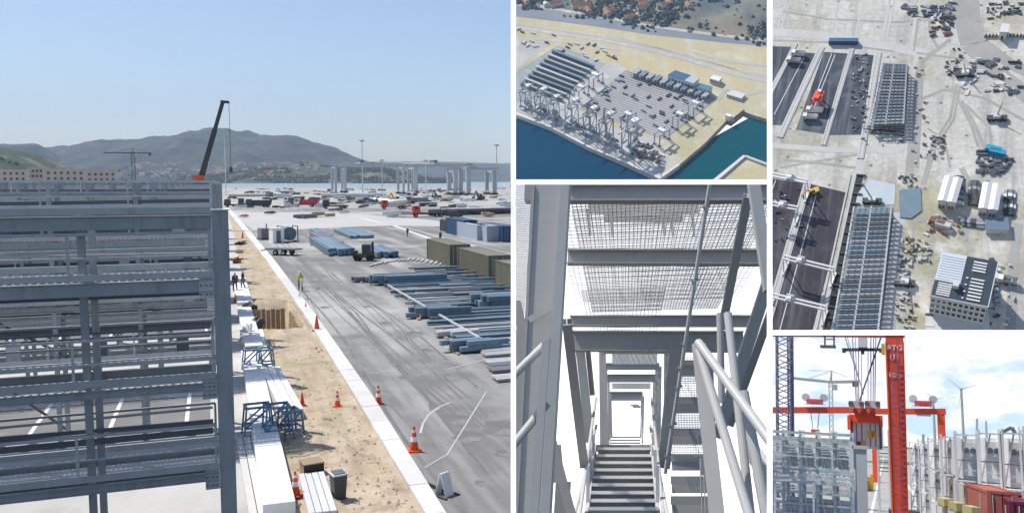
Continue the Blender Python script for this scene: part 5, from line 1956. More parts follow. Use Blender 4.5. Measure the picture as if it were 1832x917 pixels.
def barrack(c, h, lab):
    q = [P4.g(x, y, h) for x, y in c]
    o = q[3]
    ex, ey = q[2] - q[3], q[0] - q[3]
    L, Wd = ey.length, ex.length
    t = thing('site_barrack', lab, 'barrack', P4.at((o.x, o.y, 0), math.atan2(ex.y, ex.x)), 'white site barracks')
    for k in range(2):
        x0, x1 = Wd * (.0 + .52 * k), Wd * (.48 + .52 * k)
        w = obj('wall', MB().box(x0, x1, 0, L, 0.01, h - .6), offw, t)
        obj('roof', MB().add([(x0 - .3, -.4, h - .597), (x1 + .3, -.4, h - .597), (x1 + .3, L + .4, h - .597), (x0 - .3, L + .4, h - .597), ((x0 + x1) / 2, -.4, h), ((x0 + x1) / 2, L + .4, h)],
                             [(0, 1, 4), (1, 2, 5, 4), (2, 3, 5), (3, 0, 4, 5), (3, 2, 1, 0)]), m_metal_roof, t)
        for i in range(5):
            y = L * (i + .5) / 5
            obj('window', MB().box(x1 - .05, x1 + .05, y - .6, y + .6, h * .35, h * .7), glassm, w)
        for i in range(2):
            x = x0 + (x1 - x0) * (.3 + .4 * i)
            obj('door', MB().box(x - .45, x + .45, -.06, .03, .02, 2.1), steel_d, w)


barrack([(1679, 313), (1709, 317), (1710, 360), (1679, 355)], 6, 'left one of the two white roofed barracks')
barrack([(1750, 325), (1778, 328), (1785, 373), (1752, 369)], 6, 'right one of the two white roofed barracks')


def car_mesh():
    prof = [(-2.1, .35), (-2.15, .8), (-1.5, .92), (-.9, 1.42), (.6, 1.45), (1.2, .95), (2.05, .85), (2.15, .4)]
    mb = MB()
    n = len(prof)
    vs = [(-.85, x, z) for x, z in prof] + [(.85, x, z) for x, z in prof]
    mb.add(vs, [tuple(range(n)), tuple(range(n, 2 * n))[::-1]] + [(i, n + i, n + (i + 1) % n, (i + 1) % n) for i in range(n)])
    return mb


car_g = MB().add([(-.8, -1.42, .97), (.8, -1.42, .97), (.8, -.95, 1.40), (-.8, -.95, 1.40)], [(0, 1, 2, 3)]).add([(-.8, .66, 1.43), (.8, .66, 1.43), (.8, 1.15, 1.02), (-.8, 1.15, 1.02)], [(0, 1, 2, 3)])
car_g.box(-.87, .87, -.8, .5, 1.0, 1.36)
car_gm = car_g.mesh('glazing')
wh = MB()
for x in (-.8, .8):
    for y in (-1.3, 1.3):
        wh.cyl((x - .12, y, .34), (x + .12, y, .34), .34, n=10)
whm = wh.mesh('wheels')
car_b = {}


def car(px, py, rz, lab, grp, m):
    g = P4.g(px, py, 0)
    t = thing('parked_car', lab, 'car', P4.at((g.x, g.y, .05), rz), grp)
    if m.name not in car_b:
        me = car_mesh().mesh('body')
        me.materials.append(m)
        car_b[m.name] = me
    obj('body', car_b[m.name], m, t)
    obj('glazing', car_gm, glassm, t)
    obj('wheels', whm, black, t)


silver = mat('silver car paint', (.45, .46, .47), .3, .4, .05)
carcols = [white, silver, darkm, darkm, steel_d, silver]
for i in range(10):
    car(1714 + random.uniform(-1, 1), 320 + i * 5.0, 1.5, 'car parked in the row right of the left barrack', 'cars right of the left barrack', random.choice(carcols))
for i in range(8):
    car(1742 + random.uniform(-1.5, 1.5), 328 + i * 5.4, 1.5, 'car parked in the row left of the right barrack', 'cars left of the right barrack', random.choice(carcols[2:]))
for i in range(7):
    car(1806 + random.uniform(-2, 2), 345 + i * 6.5, 1.5, 'car parked in the short row near the right edge', 'cars near the right edge', random.choice(carcols))
for i in range(7):
    car(1722 + i * 5.5, 397 + i * .8, .2, 'car parked in the line below the barracks', 'cars below the barracks', random.choice(carcols))
for i in range(8):
    car(1776 + i * 1.0, 470 + i * 10, .3, 'car parked along the right side of the office building', 'cars beside the office', random.choice(carcols))

# ---- office building with dark roof
ho = 17.0
c = [(1666, 449), (1760, 466), (1766, 548), (1666, 528)]
q = [P4.g(x, y, ho) for x, y in c]
o = q[3]
ex, ey = q[2] - q[3], q[0] - q[3]
Wd, L = ex.length, ey.length
t = thing('office_building', 'large office building with dark panelled roof and white strips, lower right of the aerial view', 'building', P4.at((o.x, o.y, 0), math.atan2(ex.y, ex.x)))
w = obj('wall', MB().box(0, Wd, 0, L, .01, ho - .4), offw, t)
rf = obj('roof', MB().box(Wd * .46, Wd + .2, -.2, L + .2, ho - .397, ho), mat('blue black roof', (.035, .06, .085), .6, 0, .2, .2), t)
obj('roof', MB().box(-.2, Wd * .455, L * .36, L + .2, ho - .397, ho + .1), mat('pale blue white roof', (.58, .64, .69), .5, 0, .1, .2), t)
obj('roof', MB().box(-.2, Wd * .455, -.2, L * .355, ho - .397, ho), MATS['blue black roof'], t)
obj('parapet', MB().box(-.4, Wd + .4, -.5, -.203, ho - 1.2, ho + .5), offw, t)
obj('parapet', MB().box(Wd + .203, Wd + .5, -.2, L + .3, ho - 1.2, ho + .5), offw, t)
for i in range(7):
    y = L * (.06 + .075 * i)
    obj('roof_strip', MB().box(Wd * .62, Wd * .86, y, y + L * .028, ho + .003, ho + .35), white, rf)
    if i % 2 == 0:
        obj('roof_vent', MB().box(Wd * .53, Wd * .57, y, y + L * .025, ho + .003, ho + .4), white, rf)
for i in range(4):
    y = L * (.70 + .065 * i)
    obj('roof_strip', MB().box(Wd * .60, Wd * .84, y, y + L * .026, ho + .003, ho + .35), white, rf)
for i in range(6):
    y = L * (.04 + .05 * i)
    obj('roof_strip', MB().box(Wd * .07, Wd * .32, y, y + L * .024, ho + .003, ho + .35), white, t)
for i in range(10):
    y = L * (.40 + .058 * i)
    obj('roof_seam', MB().box(.3, Wd * .44, y, y + .18, ho + .103, ho + .25), steel_l, t)
obj('stair_head', MB().box(Wd * .33, Wd * .44, L * .24, L * .37, ho + .003, ho + 2.2), offw, t)
for k in range(4):
    z = 1.5 + k * 3.8
    obj('floor_band', MB().box(-.1, Wd + .1, -.35, -.003, z + 2.4, z + 2.8), conc, w)
    for i in range(10):
        x = Wd * (i + .5) / 10
        obj('window', MB().box(x - Wd * .034, x + Wd * .034, -.08, .05, z, z + 2.2), glassm, w)
for k in range(4):
    z = 1.5 + k * 3.8
    for i in range(9):
        y = L * (i + .5) / 9
        obj('window', MB().box(-.08, .05, y - L * .035, y + L * .035, z, z + 2.2), glassm, w)
# scaffold terrace in front of the office
c = [(1660, 552), (1768, 570), (1772, 640), (1655, 630)]
q = [P4.g(x, y, 4) for x, y in c]
o = q[3]
ex, ey = q[2] - q[3], q[0] - q[3]
t = thing('terrace_frame', 'unfinished pale terrace frame in front of the office building', 'building', P4.at((o.x, o.y, 0), math.atan2(ex.y, ex.x)))
Wd, L = ex.length, ey.length
obj('slab', MB().box(0, Wd, 0, L, 3.4, 3.8), conc, t)
for i in range(8):
    x = Wd * (i + .5) / 8
    for j in range(4):
        y = L * (j + .5) / 4
        obj('column', MB().box(x - .3, x + .3, y - .3, y + .3, .01, 3.397), conc, t)
        if random.random() < .6:
            obj('slab_opening_cover', MB().box(x - 1.6, x + 1.6, y - .5, y + .5, 3.803, 4.0), random.choice([darkm, steel_l, conc]), t)
# small white house at the top right
c = [(1787, 42), (1801, 44), (1803, 58), (1788, 57)]
q = [P4.g(x, y, 5) for x, y in c]
o = q[3]
ex, ey = q[2] - q[3], q[0] - q[3]
t = thing('white_hut', 'small square white roofed hut at the top right', 'hut', P4.at((o.x, o.y, 0), math.atan2(ex.y, ex.x)))
obj('wall', MB().box(.2, ex.length - .2, .2, ey.length - .2, .01, 4.6), offw, t)
obj('roof', MB().box(0, ex.length, 0, ey.length, 4.603, 5), white, t)
obj('door', MB().box(1, 2, .12, .25, .02, 2.2), darkm, t)
# fence of posts beside it
t = thing('post_fence', 'row of dark posts below the white hut', 'fence', P4.at(P4.g(1761, 66), -.06))
d = P4.g(1840, 74) - P4.g(1761, 66)
for i in range(26):
    obj('post', MB().box(d.length * i / 26 - .3, d.length * i / 26 + .3, -.4, .4, 0, 1.6), darkm if i % 2 else conc, t)

# ---- machines on the dark blocks
g = P4.g(1464, 186, 0)
t = thing('straddle_machine', 'red machine with white trim standing on the dark block', 'machine', P4.at((g.x, g.y, .03), 1.32) @ Matrix.Scale(.72, 4))
for x in (-3.5, 3.5):
    for y in (-2.5, 2.5):
        obj('leg', MB().bar((x, y, .6), (x, y, 7), .6), redp, t)
obj('deck', MB().box(-4.6, 4.6, -3, 3, 7.003, 8.2), redp, t)
obj('cab', MB().box(2.5, 4.6, -1, 1, 8.203, 9.6), white, t)
obj('engine_cover', MB().box(-3.6, .5, -1.6, 1.6, 8.203, 9.2), redp, t)
for x in (-3.5, 3.5):
    for y in (-2.5, 2.5):
        obj('wheel', MB().cyl((x - .6, y - .3, .65), (x - .6, y + .3, .65), .65, n=10), black, t)
for px, py, lab, L in ((1457, 201, 'white lorry just below the red machine', 8), (1449, 213, 'white lorry below the first, nose down on the dark block', 7)):
    g = P4.g(px, py, 0)
    truck(P4, (g.x, g.y, .03), 1.5, lab, white, white, L, 'tipper')
for px, py, lab in ((1428, 100, 'white van at the head of the second dark block'), (1420, 112, 'grey van behind the white van on the second dark block'), (1790, 501, 'white lorry at the right of the office building'), (1800, 504, 'violet white lorry beside the white one near the right edge')):
    g = P4.g(px, py, 0)
    truck(P4, (g.x, g.y, .03), 1.4, lab, white, offw, 7, 'tipper')
g = P4.g(1457, 345, 0)
excavator(P4, (g.x, g.y, .03), 2.2, 'yellow excavator at the head of the lower dark block', yel)
for px, py, m, lab in ((1535, 78, bluep, 'long dark blue lorry load on the pale crossing road'), (1790, 274, mat('sky blue container paint', (.03, .34, .56), .5), 'bright blue container among the dark materials at right'), (1797, 279, MATS['sky blue container paint'], 'second bright blue container touching the first'),
                   (1690, 404, rust, 'rust red container below the left barrack'), (1700, 409, conc, 'pale container beside the rust red one')):
    g = P4.g(px, py, 0)
    container(P4, P4.at((g.x, g.y, .03), 1.25 if px != 1535 else 1.5), 6.1 if px != 1535 else 14, lab, m, 'containers in the aerial site view')
t = thing('blue_grey_shed', 'flat blue grey roofed shed below the right barrack', 'shed', P4.at(P4.g(1762, 418), .05))
obj('wall', MB().box(.2, 8.3, .2, 6.3, .01, 2.4), conc, t)
obj('roof', MB().box(0, 8.5, 0, 6.5, 2.403, 2.7), m_b1, t)
# mobile cranes with raised booms
for px, py, tx, ty, lab in ((1726, 136, 1724, 112, 'small mobile crane with raised boom on the dusty ground'), (1783, 214, 1794, 182, 'mobile crane with thin boom at the right edge of the tracks'), (1560, 362, 1543, 328, 'mobile crane lifting beside the lower rack field'), (1618, 508, 1600, 500, 'mobile crane beside the road left of the office')):
    g = P4.g(px, py, 0)
    t = thing('mobile_crane', lab, 'crane', P4.at((g.x, g.y, 0)), 'mobile cranes in the aerial site view')
    obj('carrier', MB().box(-4, 4, -1.3, 1.3, .7, 1.7), darkm, t)
    obj('cab', MB().box(-1.5, 1.5, -1.1, 1.1, 1.703, 3.2), offw, t)
    e = P4.g(tx, ty, 9) - g
    obj('boom', MB().bar((0, 0, 2.6), e, .6, .6, w2=.3, h2=.3), steel_l, t)
    for x in (-3, -1.4, 1.6, 3):
        obj('axle_wheels', MB().cyl((x, -1.5, .6), (x, 1.5, .6), .6, n=10), black, t)
# steel truss lying at the end of the upper rack field
for k, (y0, lab) in enumerate(((229, 'long dark truss lying just below the upper rack field'), (236, 'second dark truss lying below the upper rack field'))):
    a, b = P4.g(1550 + k * 4, y0), P4.g(1618, y0 + 6)
    t = thing('steel_truss', lab, 'truss', P4.at((a.x, a.y, 0)))
    d = b - a
    for s_ in (-.7, .7):
        obj('chord', MB().bar((0, s_, .5), (d.x, d.y + s_, .5), .3, .4), darkm, t)
    for i in range(10):
        f, f2 = i / 10, (i + 1) / 10
        obj('lacing', MB().bar((d.x * f, d.y * f - .7, .5), (d.x * f2, d.y * f2 + .7, .5), .2, .2), steel_l, t)

# ---- building material all over the site
rr = random.Random(21)
NM4 = {'darksteel': 'steel_stack', 'darkbeam': 'steel_beam', 'violetbeam': 'steel_beam', 'longsteel': 'steel_stack', 'smallcrate': 'crate', 'smallpale': 'bundle', 'smallpiece': 'equipment_stack', 'rustyor': 'mixed_stack', 'mixedcoloured': 'mixed_stack'}  # all are generic material stacks; only the name changes with the area
AREAS = (((1612, 10, 1700, 30), 34, 'dark steel lengths laid out at the top of the aerial site view', 'steel lengths at the top', (darkm, steel_d, steel_l, bluep), 5.0),
         ((1668, 30, 1703, 66), 34, 'dark material in the heap left of the top road', 'dark heap left of the top road', (darkm, darkm, steel_d, rust), 3.4),
         ((1690, 6, 1706, 30), 12, 'violet beam stacked beside the top road', 'violet beams beside the top road', (m_b2, m_b2, darkm), 5.0),
         ((1765, 6, 1828, 36), 30, 'dark material near the white hut', 'material near the white hut', (darkm, steel_d, conc), 3.2),
         ((1690, 88, 1720, 135), 26, 'small material stack in the middle of the dusty ground', 'stacks on the dusty ground', (darkm, conc, steel_l, darkm), 2.4),
         ((1720, 105, 1830, 165), 44, 'long steel piece scattered beside the curving road', 'steel beside the curving road', (darkm, steel_d, conc, conc), 5.2),
         ((1632, 120, 1660, 290), 26, 'small crate between the racks and the dusty ground', 'crates beside the racks', (darkm, conc, wood), 2.0),
         ((1664, 240, 1690, 285), 30, 'dark material above the left barrack', 'material above the left barrack', (darkm, conc, steel_d), 2.6),
         ((1750, 272, 1808, 312), 34, 'dark beam lying below the bright blue containers', 'beams below the blue containers', (darkm, steel_d, steel_d), 5.0),
         ((1610, 425, 1664, 470), 52, 'rusty or dark material in the heap above the office', 'material above the office', (darkm, rust, conc, steel_l, wood), 2.6),
         ((1608, 465, 1630, 520), 22, 'dark material left of the office', 'material left of the office', (darkm, conc, steel_d), 2.4),
         ((1604, 525, 1640, 585), 30, 'mixed coloured material at the bottom left of the office', 'material below left of the office', (darkm, conc, white, conc, rust), 2.2),
         ((1655, 385, 1720, 425), 26, 'small pale stack below the left barrack', 'stacks below the left barrack', (conc, white, wood, rust), 2.4),
         ((1524, 98, 1556, 235), 60, 'small pale and dark bundle lying along the third dark block', 'bundles along the third dark block', (steel_l, conc, darkm, m_b1), 1.8),
         ((1384, 335, 1440, 440), 26, 'small piece of equipment along the left edge of the lower block', 'equipment along the lower block', (darkm, steel_l, darkm), 2.0),
         ((1772, 470, 1815, 590), 30, 'small material stack right of the office', 'material right of the office', (conc, steel_l, darkm, white), 2.4),
         ((1600, 310, 1640, 340), 16, 'small pale crate above the tarpaulin', 'crates above the tarpaulin', (conc, steel_l, darkm), 2.0),
         ((1540, 232, 1620, 260), 18, 'small pale part beside the long trusses', 'parts beside the trusses', (conc, steel_l, darkm), 2.2))
for (x0, y0, x1, y1), n, lab, grp, ms, s in AREAS:
    ang = rr.uniform(-.3, .1)
    for i in range(n):
        g = P4.g(rr.uniform(x0, x1), rr.uniform(y0, y1), 0)
        mb = MB()
        L, w, h = s * rr.uniform(.4, 1.0), s * rr.uniform(.08, .24), rr.uniform(.3, 1.0)
        for k in range(rr.randint(2, 4)):
            o_ = rr.uniform(-w, w)
            mb.bar((-L / 2, o_, h * .4 + k * .16), (L / 2 * rr.uniform(.6, 1), o_ + rr.uniform(-.3, .3), h * .4 + k * .16), w * .7, h * .5)
        mb.box(-L * .35, L * .3, -w * .5, w * .5, .0, h)
        tag(obj(NM4.get(''.join(lab.split()[:2]), 'material_stack'), mb, rr.choice(ms), None, P4.at((g.x, g.y, .06), ang + rr.gauss(0, .25) + (1.5 if rr.random() < .2 else 0))), lab, 'material', grp)
# =====================================================================================================
# VIEW FIVE: red yard gantry lifting a container between the racks
# =====================================================================================================
PANEL = 5
H5 = 9.0
m_road5 = ground('pale road asphalt', (.36, .36, .35), (.41, .41, .39), .1, (.31, .31, .29), .3, None, .15, 2, 0)
sheet(P5, 'ground', [(1330, 786), (2000, 816), (2000, 1250), (1330, 1250)], -H5, m_road5)
for pts, w in (([(1590, 812), (1625, 870), (1700, 960)], .5), ([(1582, 815), (1560, 912), (1548, 960)], .35), ([(1602, 806), (1680, 880), (1760, 950)], .25)):
    tag(obj('painted_line', strip(P5, pts, w, -H5 + .02), white, None, P5.M.copy(), fix=False), kind='structure')


def m5(y):
    return y / F * 1.02


def A(px, py, y):
    return P5.p(px, py, y)


def root5(name, lab, cat, px, y, grp=None):
    g = A(px, 850, y)
    o = V((g.x, y, -H5))
    return thing(name, lab, cat, P5.at(o), grp), o


# near red gantry leg with ladder and lettering
Y1 = 62.0
t, o = root5('red_gantry', 'tall red gantry leg with white lettering and ladder in the middle of the view', 'gantry crane', 1608, Y1)
w = (A(1622, 700, Y1) - A(1590, 700, Y1)).length
top = A(1606, 604, Y1) - o
k_ = m5(Y1)
leg = obj('leg', MB().add([(-w * .40, -.75, 1.2), (w * .40, -.75, 1.2), (w * .40, .75, 1.2), (-w * .40, .75, 1.2), (-w / 2, -.75, top.z + .08), (w / 2, -.75, top.z + .08), (w / 2, .75, top.z + .08), (-w / 2, .75, top.z + .08)],
                          [(3, 2, 1, 0), (4, 5, 6, 7), (0, 1, 5, 4), (1, 2, 6, 5), (2, 3, 7, 6), (3, 0, 4, 7)]), redp, t)
for s_ in (-1, 1):
    obj('edge_flange', MB().bar((s_ * w * .39, -.8, 1.2), (s_ * w * .49, -.8, top.z - .36), .09, .12), mat('bright red paint', (.80, .12, .04), .4), leg)
ld = obj('ladder', MB().bar((-.22, -1.0, 1.5), (-.22, -1.0, top.z - .4), .06).bar((.22, -1.0, 1.5), (.22, -1.0, top.z - .4), .06), mat('violet grey ladder', (.22, .10, .18), .5), t)
rg_ = MB().box(-.22, .22, -.02, .02, -.03, .03).mesh('rung')
for i in range(int((top.z - 2.4) / .36)):
    obj('rung', rg_, MATS['violet grey ladder'], ld, Matrix.Translation((0, -1.0, 1.7 + i * .36)))
hp = MB()
for i in range(int((top.z - 5) / .9)):
    z = 4 + i * .9
    hp.bar((-.3, -1.5, z), (-.3, -1.5, z + .9), .03).bar((-.3, -1.0, z), (-.3, -1.5, z), .03).bar((-.3, -1.5, z), (.3, -1.5, z), .03).bar((.3, -1.5, z), (.3, -1.0, z), .03)
obj('ladder_cage', hp, redp, ld)
for body, py, size, SC5 in (('RTG', 624, 11.5, 1.0), ('01', 640, 13, 1.15), ('k\u00fcnz', 672, 10.5, .95)):
    z = (A(1606, py, Y1) - o).z
    me = wrap_text(body, size * k_ * SC5, .01)
    me.materials.clear()
    obj('lettering', me, white, leg, Matrix.Translation((0, -.80, z)) @ Matrix.Rotation(math.pi / 2, 4, 'X'))
obj('bogie', MB().box(-w * .9, w * .9, -2, 2, .05, 1.2), redp, t)
gl_ = A(1382, 603, Y1) - o
obj('top_girder', MB().box(gl_.x - 14, w * .6, -.8, .8, top.z + .09, top.z + 1.0), redp, t)
obj('walkway_light', MB().box(-w * .75, -w * .55, -.9, -.5, top.z - 1.2, top.z - .5), yel, t)
# red post farther back, seen under the lifted container
t, o = root5('red_post', 'thin red post with orange foot below the lifted container', 'post', 1566, 205.0)
obj('shaft', MB().box(-.5, .5, -.4, .4, 1.5, (A(1566, 800, 205) - o).z), redp, t)
obj('foot', MB().box(-1.0, 1.0, -1, 1, .02, 1.497), orange, t)
# hoist, head block, spreader and the lifted container
Y2 = 66.0
t, o = root5('container_spreader', 'red head block and spreader hanging on ropes over the white container', 'spreader', 1548, Y2)


def B(px, py, dy=0.0):
    return A(px, py, Y2 + dy) - o


def box5(name, x0, y0, x1, y1, d0, d1, m, par=None):
    a, b = B(x0, y1), B(x1, y0)
    return obj(name, MB().box(a.x, b.x, d0, d1, a.z, b.z), m, par or t)


box5('spreader_beam', 1519, 743, 1576, 753, -.5, .5, orange)
box5('head_block', 1530, 731, 1566, 742, -.9, .9, redp)
for i in range(5):
    box5('hydraulic_unit', 1528 + i * 8, 731, 1533 + i * 8, 739, -1.15, -.92, mat('bright red paint', (.80, .12, .04), .4) if i % 2 else darkm)
box5('spreader_end', 1517, 743, 1522, 768, -.6, .6, orange)
box5('spreader_end', 1574, 743, 1579, 762, -.6, .6, orange)
for x in (1532, 1561):
    a = B(x, 722)
    s_ = obj('sheave_block', MB().box(a.x - .5, a.x + .5, -.5, .5, a.z - .3, a.z + .2), steel_l, t)
    for dx in (-.35, .35):
        obj('sheave', MB().cyl((a.x + dx, -.62, a.z), (a.x + dx, .62, a.z), .17, n=12), steel_d, s_)
for (xa, ya, xb, yb, r) in ((1525, 600, 1532, 722, .04), (1536, 600, 1536, 722, .04), (1541, 626, 1541, 722, .03), (1553, 626, 1553, 722, .03), (1558, 600, 1558, 722, .04), (1563, 600, 1562, 722, .04), (1567, 600, 1565, 722, .04),
                         (1511, 600, 1544, 700, .045), (1577, 600, 1534, 728, .06), (1515, 600, 1545, 705, .03), (1530, 600, 1534, 722, .03)):
    obj('rope', MB().cyl(B(xa, ya), B(xb, yb), r, n=6), steel_d if r > .05 else mat('lilac steel rope', (.42, .40, .48), .5), t)
a, b = B(1508, 625), B(1578, 625)
obj('cross_bar', MB().bar(a, b, .18, .22), darkm, t)
for x in (1510, 1576):
    box5('bar_sheave', x - 3, 623, x + 3, 630, -.3, .3, darkm)
box5('hoist_box', 1536, 596, 1551, 622, -.7, .7, offw)
box5('hoist_hook', 1541, 623, 1546, 633, -.2, .2, darkm)
g = A(1548, 800, Y2)
hgt = B(1548, 753).z - B(1548, 800).z
t, o2 = root5('shipping_container', 'white refrigerated container hanging under the red spreader', 'container', 1549, Y2)
a, b = A(1523, 800, Y2) - o2, A(1576, 754, Y2) - o2
wx = (b.x - a.x)
cz = a.z
obj('body', MB().box(a.x, b.x, .1, 12, a.z, b.z), white, t)
for s_ in (0, 1):
    x0, x1 = a.x + wx * (.06 + .45 * s_), a.x + wx * (.49 + .45 * s_)
    d_ = obj('door', MB().box(x0, x1, .02, .097, a.z + .1, b.z - .12), white, t)
    for f in (.3, .7):
        x = x0 + (x1 - x0) * f
        obj('locking_bar', MB().cyl((x, -.02, a.z + .15), (x, -.02, b.z - .18), .03, n=6), steel_d, d_)
for x in (a.x + .05, b.x - .05):
    obj('corner_post', MB().box(x - .09, x + .09, -.01, .2, a.z - .002, b.z + .02), steel_d, t)
for (fx, fz, s_) in ((.38, .18, .16), (.66, .55, .22), (.76, .56, .18), (.26, .18, .12)):
    obj('placard', MB().box(a.x + wx * fx - s_, a.x + wx * fx + s_, -.05, -.03, a.z + hgt * fz - s_, a.z + hgt * fz + s_), yel if fx > .3 else darkm, t)

# second red gantry behind
Y3 = 120.0
t, o = root5('red_gantry', 'long red gantry beam crossing the view behind the tall leg', 'gantry crane', 1688, Y3)


def C(px, py):
    return A(px, py, Y3) - o


for (x0, y0, x1, y1) in ((1370, 728, 1535, 738), (1535, 731, 1692, 740)):
    a, b = C(x0, (y0 + y1) / 2), C(x1, (y0 + y1) / 2)
    obj('girder', MB().bar(a, b, .9, (y1 - y0) * m5(Y3)), redp, t)
a, b = C(1687, 738), C(1687, 850)
obj('leg', MB().box(-.42, .42, -.4, .4, .3, a.z), orange, t)
obj('wheel_bogie', MB().box(-.9, .9, -1.5, 1.5, .0, .3), darkm, t)
g = C(1383, 760)
obj('leg', MB().box(g.x - .9, g.x - .1, -.4, .4, .3, C(1383, 733).z), orange, t)
for px, py, r_ in ((1458, 728, 1), (1652, 732, 0)):
    a = C(px, py)
    k = m5(Y3)
    tr = obj('trolley', MB().box(a.x - 16 * k, a.x + 16 * k, -1, 1, a.z + .4, a.z + 5 * k), offw, t)
    obj('trolley_house', MB().box(a.x - 12 * k, a.x + 12 * k, -.9, .9, a.z + 5 * k + .003, a.z + 13 * k), mat('rose red paint', (.58, .10, .13), .5), tr)
    for s_ in (-1, 1):
        obj('winch_drum', MB().cyl((a.x + s_ * 14 * k, -.5, a.z + 16 * k), (a.x + s_ * 14 * k, .5, a.z + 16 * k), .5, n=10), steel_l, tr)
    obj('machinery', MB().box(a.x - 6 * k, a.x + 6 * k, -.95, .95, a.z + 7 * k, a.z + 11 * k), redp, tr)
    for s_ in (-.6, .6):
        obj('hoist_rope', MB().cyl((a.x + s_, 0, a.z), (a.x + s_ * .5, 0, a.z - (34 if r_ else 7) * k), .05, n=5), steel_d, tr)
    if r_:
        obj('hook_block', MB().box(a.x - 6 * k, a.x + 6 * k, -.5, .5, a.z - 44 * k, a.z - 35 * k), redp, tr)
    else:
        obj('spreader_bar', MB().box(a.x - 10 * k, a.x + 10 * k, -.4, .4, a.z - 10 * k, a.z - 7.5 * k), steel_l, tr)

# violet lattice mast
Y4 = 84.0
t, o = root5('lattice_mast', 'violet grey lattice mast at the left edge', 'lattice mast', 1404, Y4)
lattice(t, 'mast', (0, 0, 0), (0, 0, (A(1404, 590, Y4) - o).z), 22 * m5(Y4), mat('violet grey lattice', (.20, .20, .30), .5), 34, .13)
lattice(t, 'mast', (.55, .4, 0), (.55, .4, (A(1404, 590, Y4) - o).z), 8 * m5(Y4), mat('violet grey lattice', (.20, .20, .30), .5), 40, .10)
# work cradle hanging at the top
Y = 62.0
t, o = root5('work_cradle', 'small open cradle hanging below the top girder', 'cradle', 1484, Y)
a, b = A(1476, 619, Y) - o, A(1492, 600, Y) - o
for x in (a.x, b.x):
    obj('hanger', MB().bar((x, 0, a.z), (x, 0, b.z + .6), .10), steel_d, t)
obj('floor', MB().box(a.x - .3, b.x + .1, -.4, .4, a.z - .1, a.z + .05), steel_d, t)
obj('rail', MB().bar((a.x, -.4, a.z + .45), (b.x, -.4, a.z + .45), .07), steel_d, t)
# tower crane behind
Y = 320.0
t, o = root5('tower_crane', 'pale grey tower crane behind the red gantry beam', 'crane', 1489, Y)
k = m5(Y)
m_tc = mat('pale crane grey', (.40, .42, .42), .6)
zt = (A(1489, 685, Y) - o).z
lattice(t, 'mast', (0, 0, 0), (0, 0, zt), 3.4 * k * 1.6, m_tc, 14, .22)
jl, jr = A(1420, 676, Y) - o, A(1536, 682, Y) - o
obj('jib', MB().bar(jl, (0, 0, zt + .4), .7, .9), m_tc, t)
obj('counter_jib', MB().bar((0, 0, zt + .4), jr, .9, 1.0), m_tc, t)
obj('counterweight', MB().box(jr.x - 2, jr.x, -.8, .8, jr.z - 1.8, jr.z - .2), darkm, t)
ap = A(1488, 663, Y) - o
obj('apex', MB().bar((0, 0, zt), ap, .9, .9, w2=.4, h2=.4), m_tc, t)
for px, py in ((1447, 676), (1447, 662), (1515, 674)):
    obj('tie', MB().bar(ap, A(px, py, Y) - o, .16), m_tc, t)
obj('cab', MB().box(.6, 2.2, -.8, .8, zt - 2.4, zt - .4), m_tc, t)


# wind turbines
def turbine(px, pb, ph, d, lab, ang, n=6, rl=16):
    t, o = root5('wind_turbine', lab, 'wind turbine', px, d, 'wind turbines on the horizon')
    hub = A(px, ph, d) - o
    k = m5(d)
    obj('tower', MB().cyl((0, 0, 0), (0, 0, hub.z), 2.6 * k * .9, 1.4 * k, 12), m_tc, t)
    obj('nacelle', MB().box(-1.8 * k, 1.8 * k, -2 * k, 4 * k, hub.z - 1.5 * k, hub.z + 1.5 * k), m_tc, t)
    h_ = obj('hub', MB().cyl((0, -3.5 * k, hub.z), (0, -2 * k, hub.z), 1.5 * k, n=10), m_tc, t)
    for i in range(n):
        a_ = ang + i * 2 * math.pi / n
        e = V((math.cos(a_), 0, math.sin(a_)))
        obj('blade', MB().bar(V((0, -3 * k, hub.z)) + e * k, V((0, -3 * k, hub.z)) + e * rl * k, 1.3 * k, .5 * k, up=(0, 1, 0), w2=.4 * k, h2=.2 * k), m_tc, h_)


turbine(1727, 800, 696, 900, 'larger wind turbine right of the red leg', .35, 3, 24)
turbine(1675, 800, 714, 1100, 'smaller wind turbine behind the right trolley', .2, 3, 15)

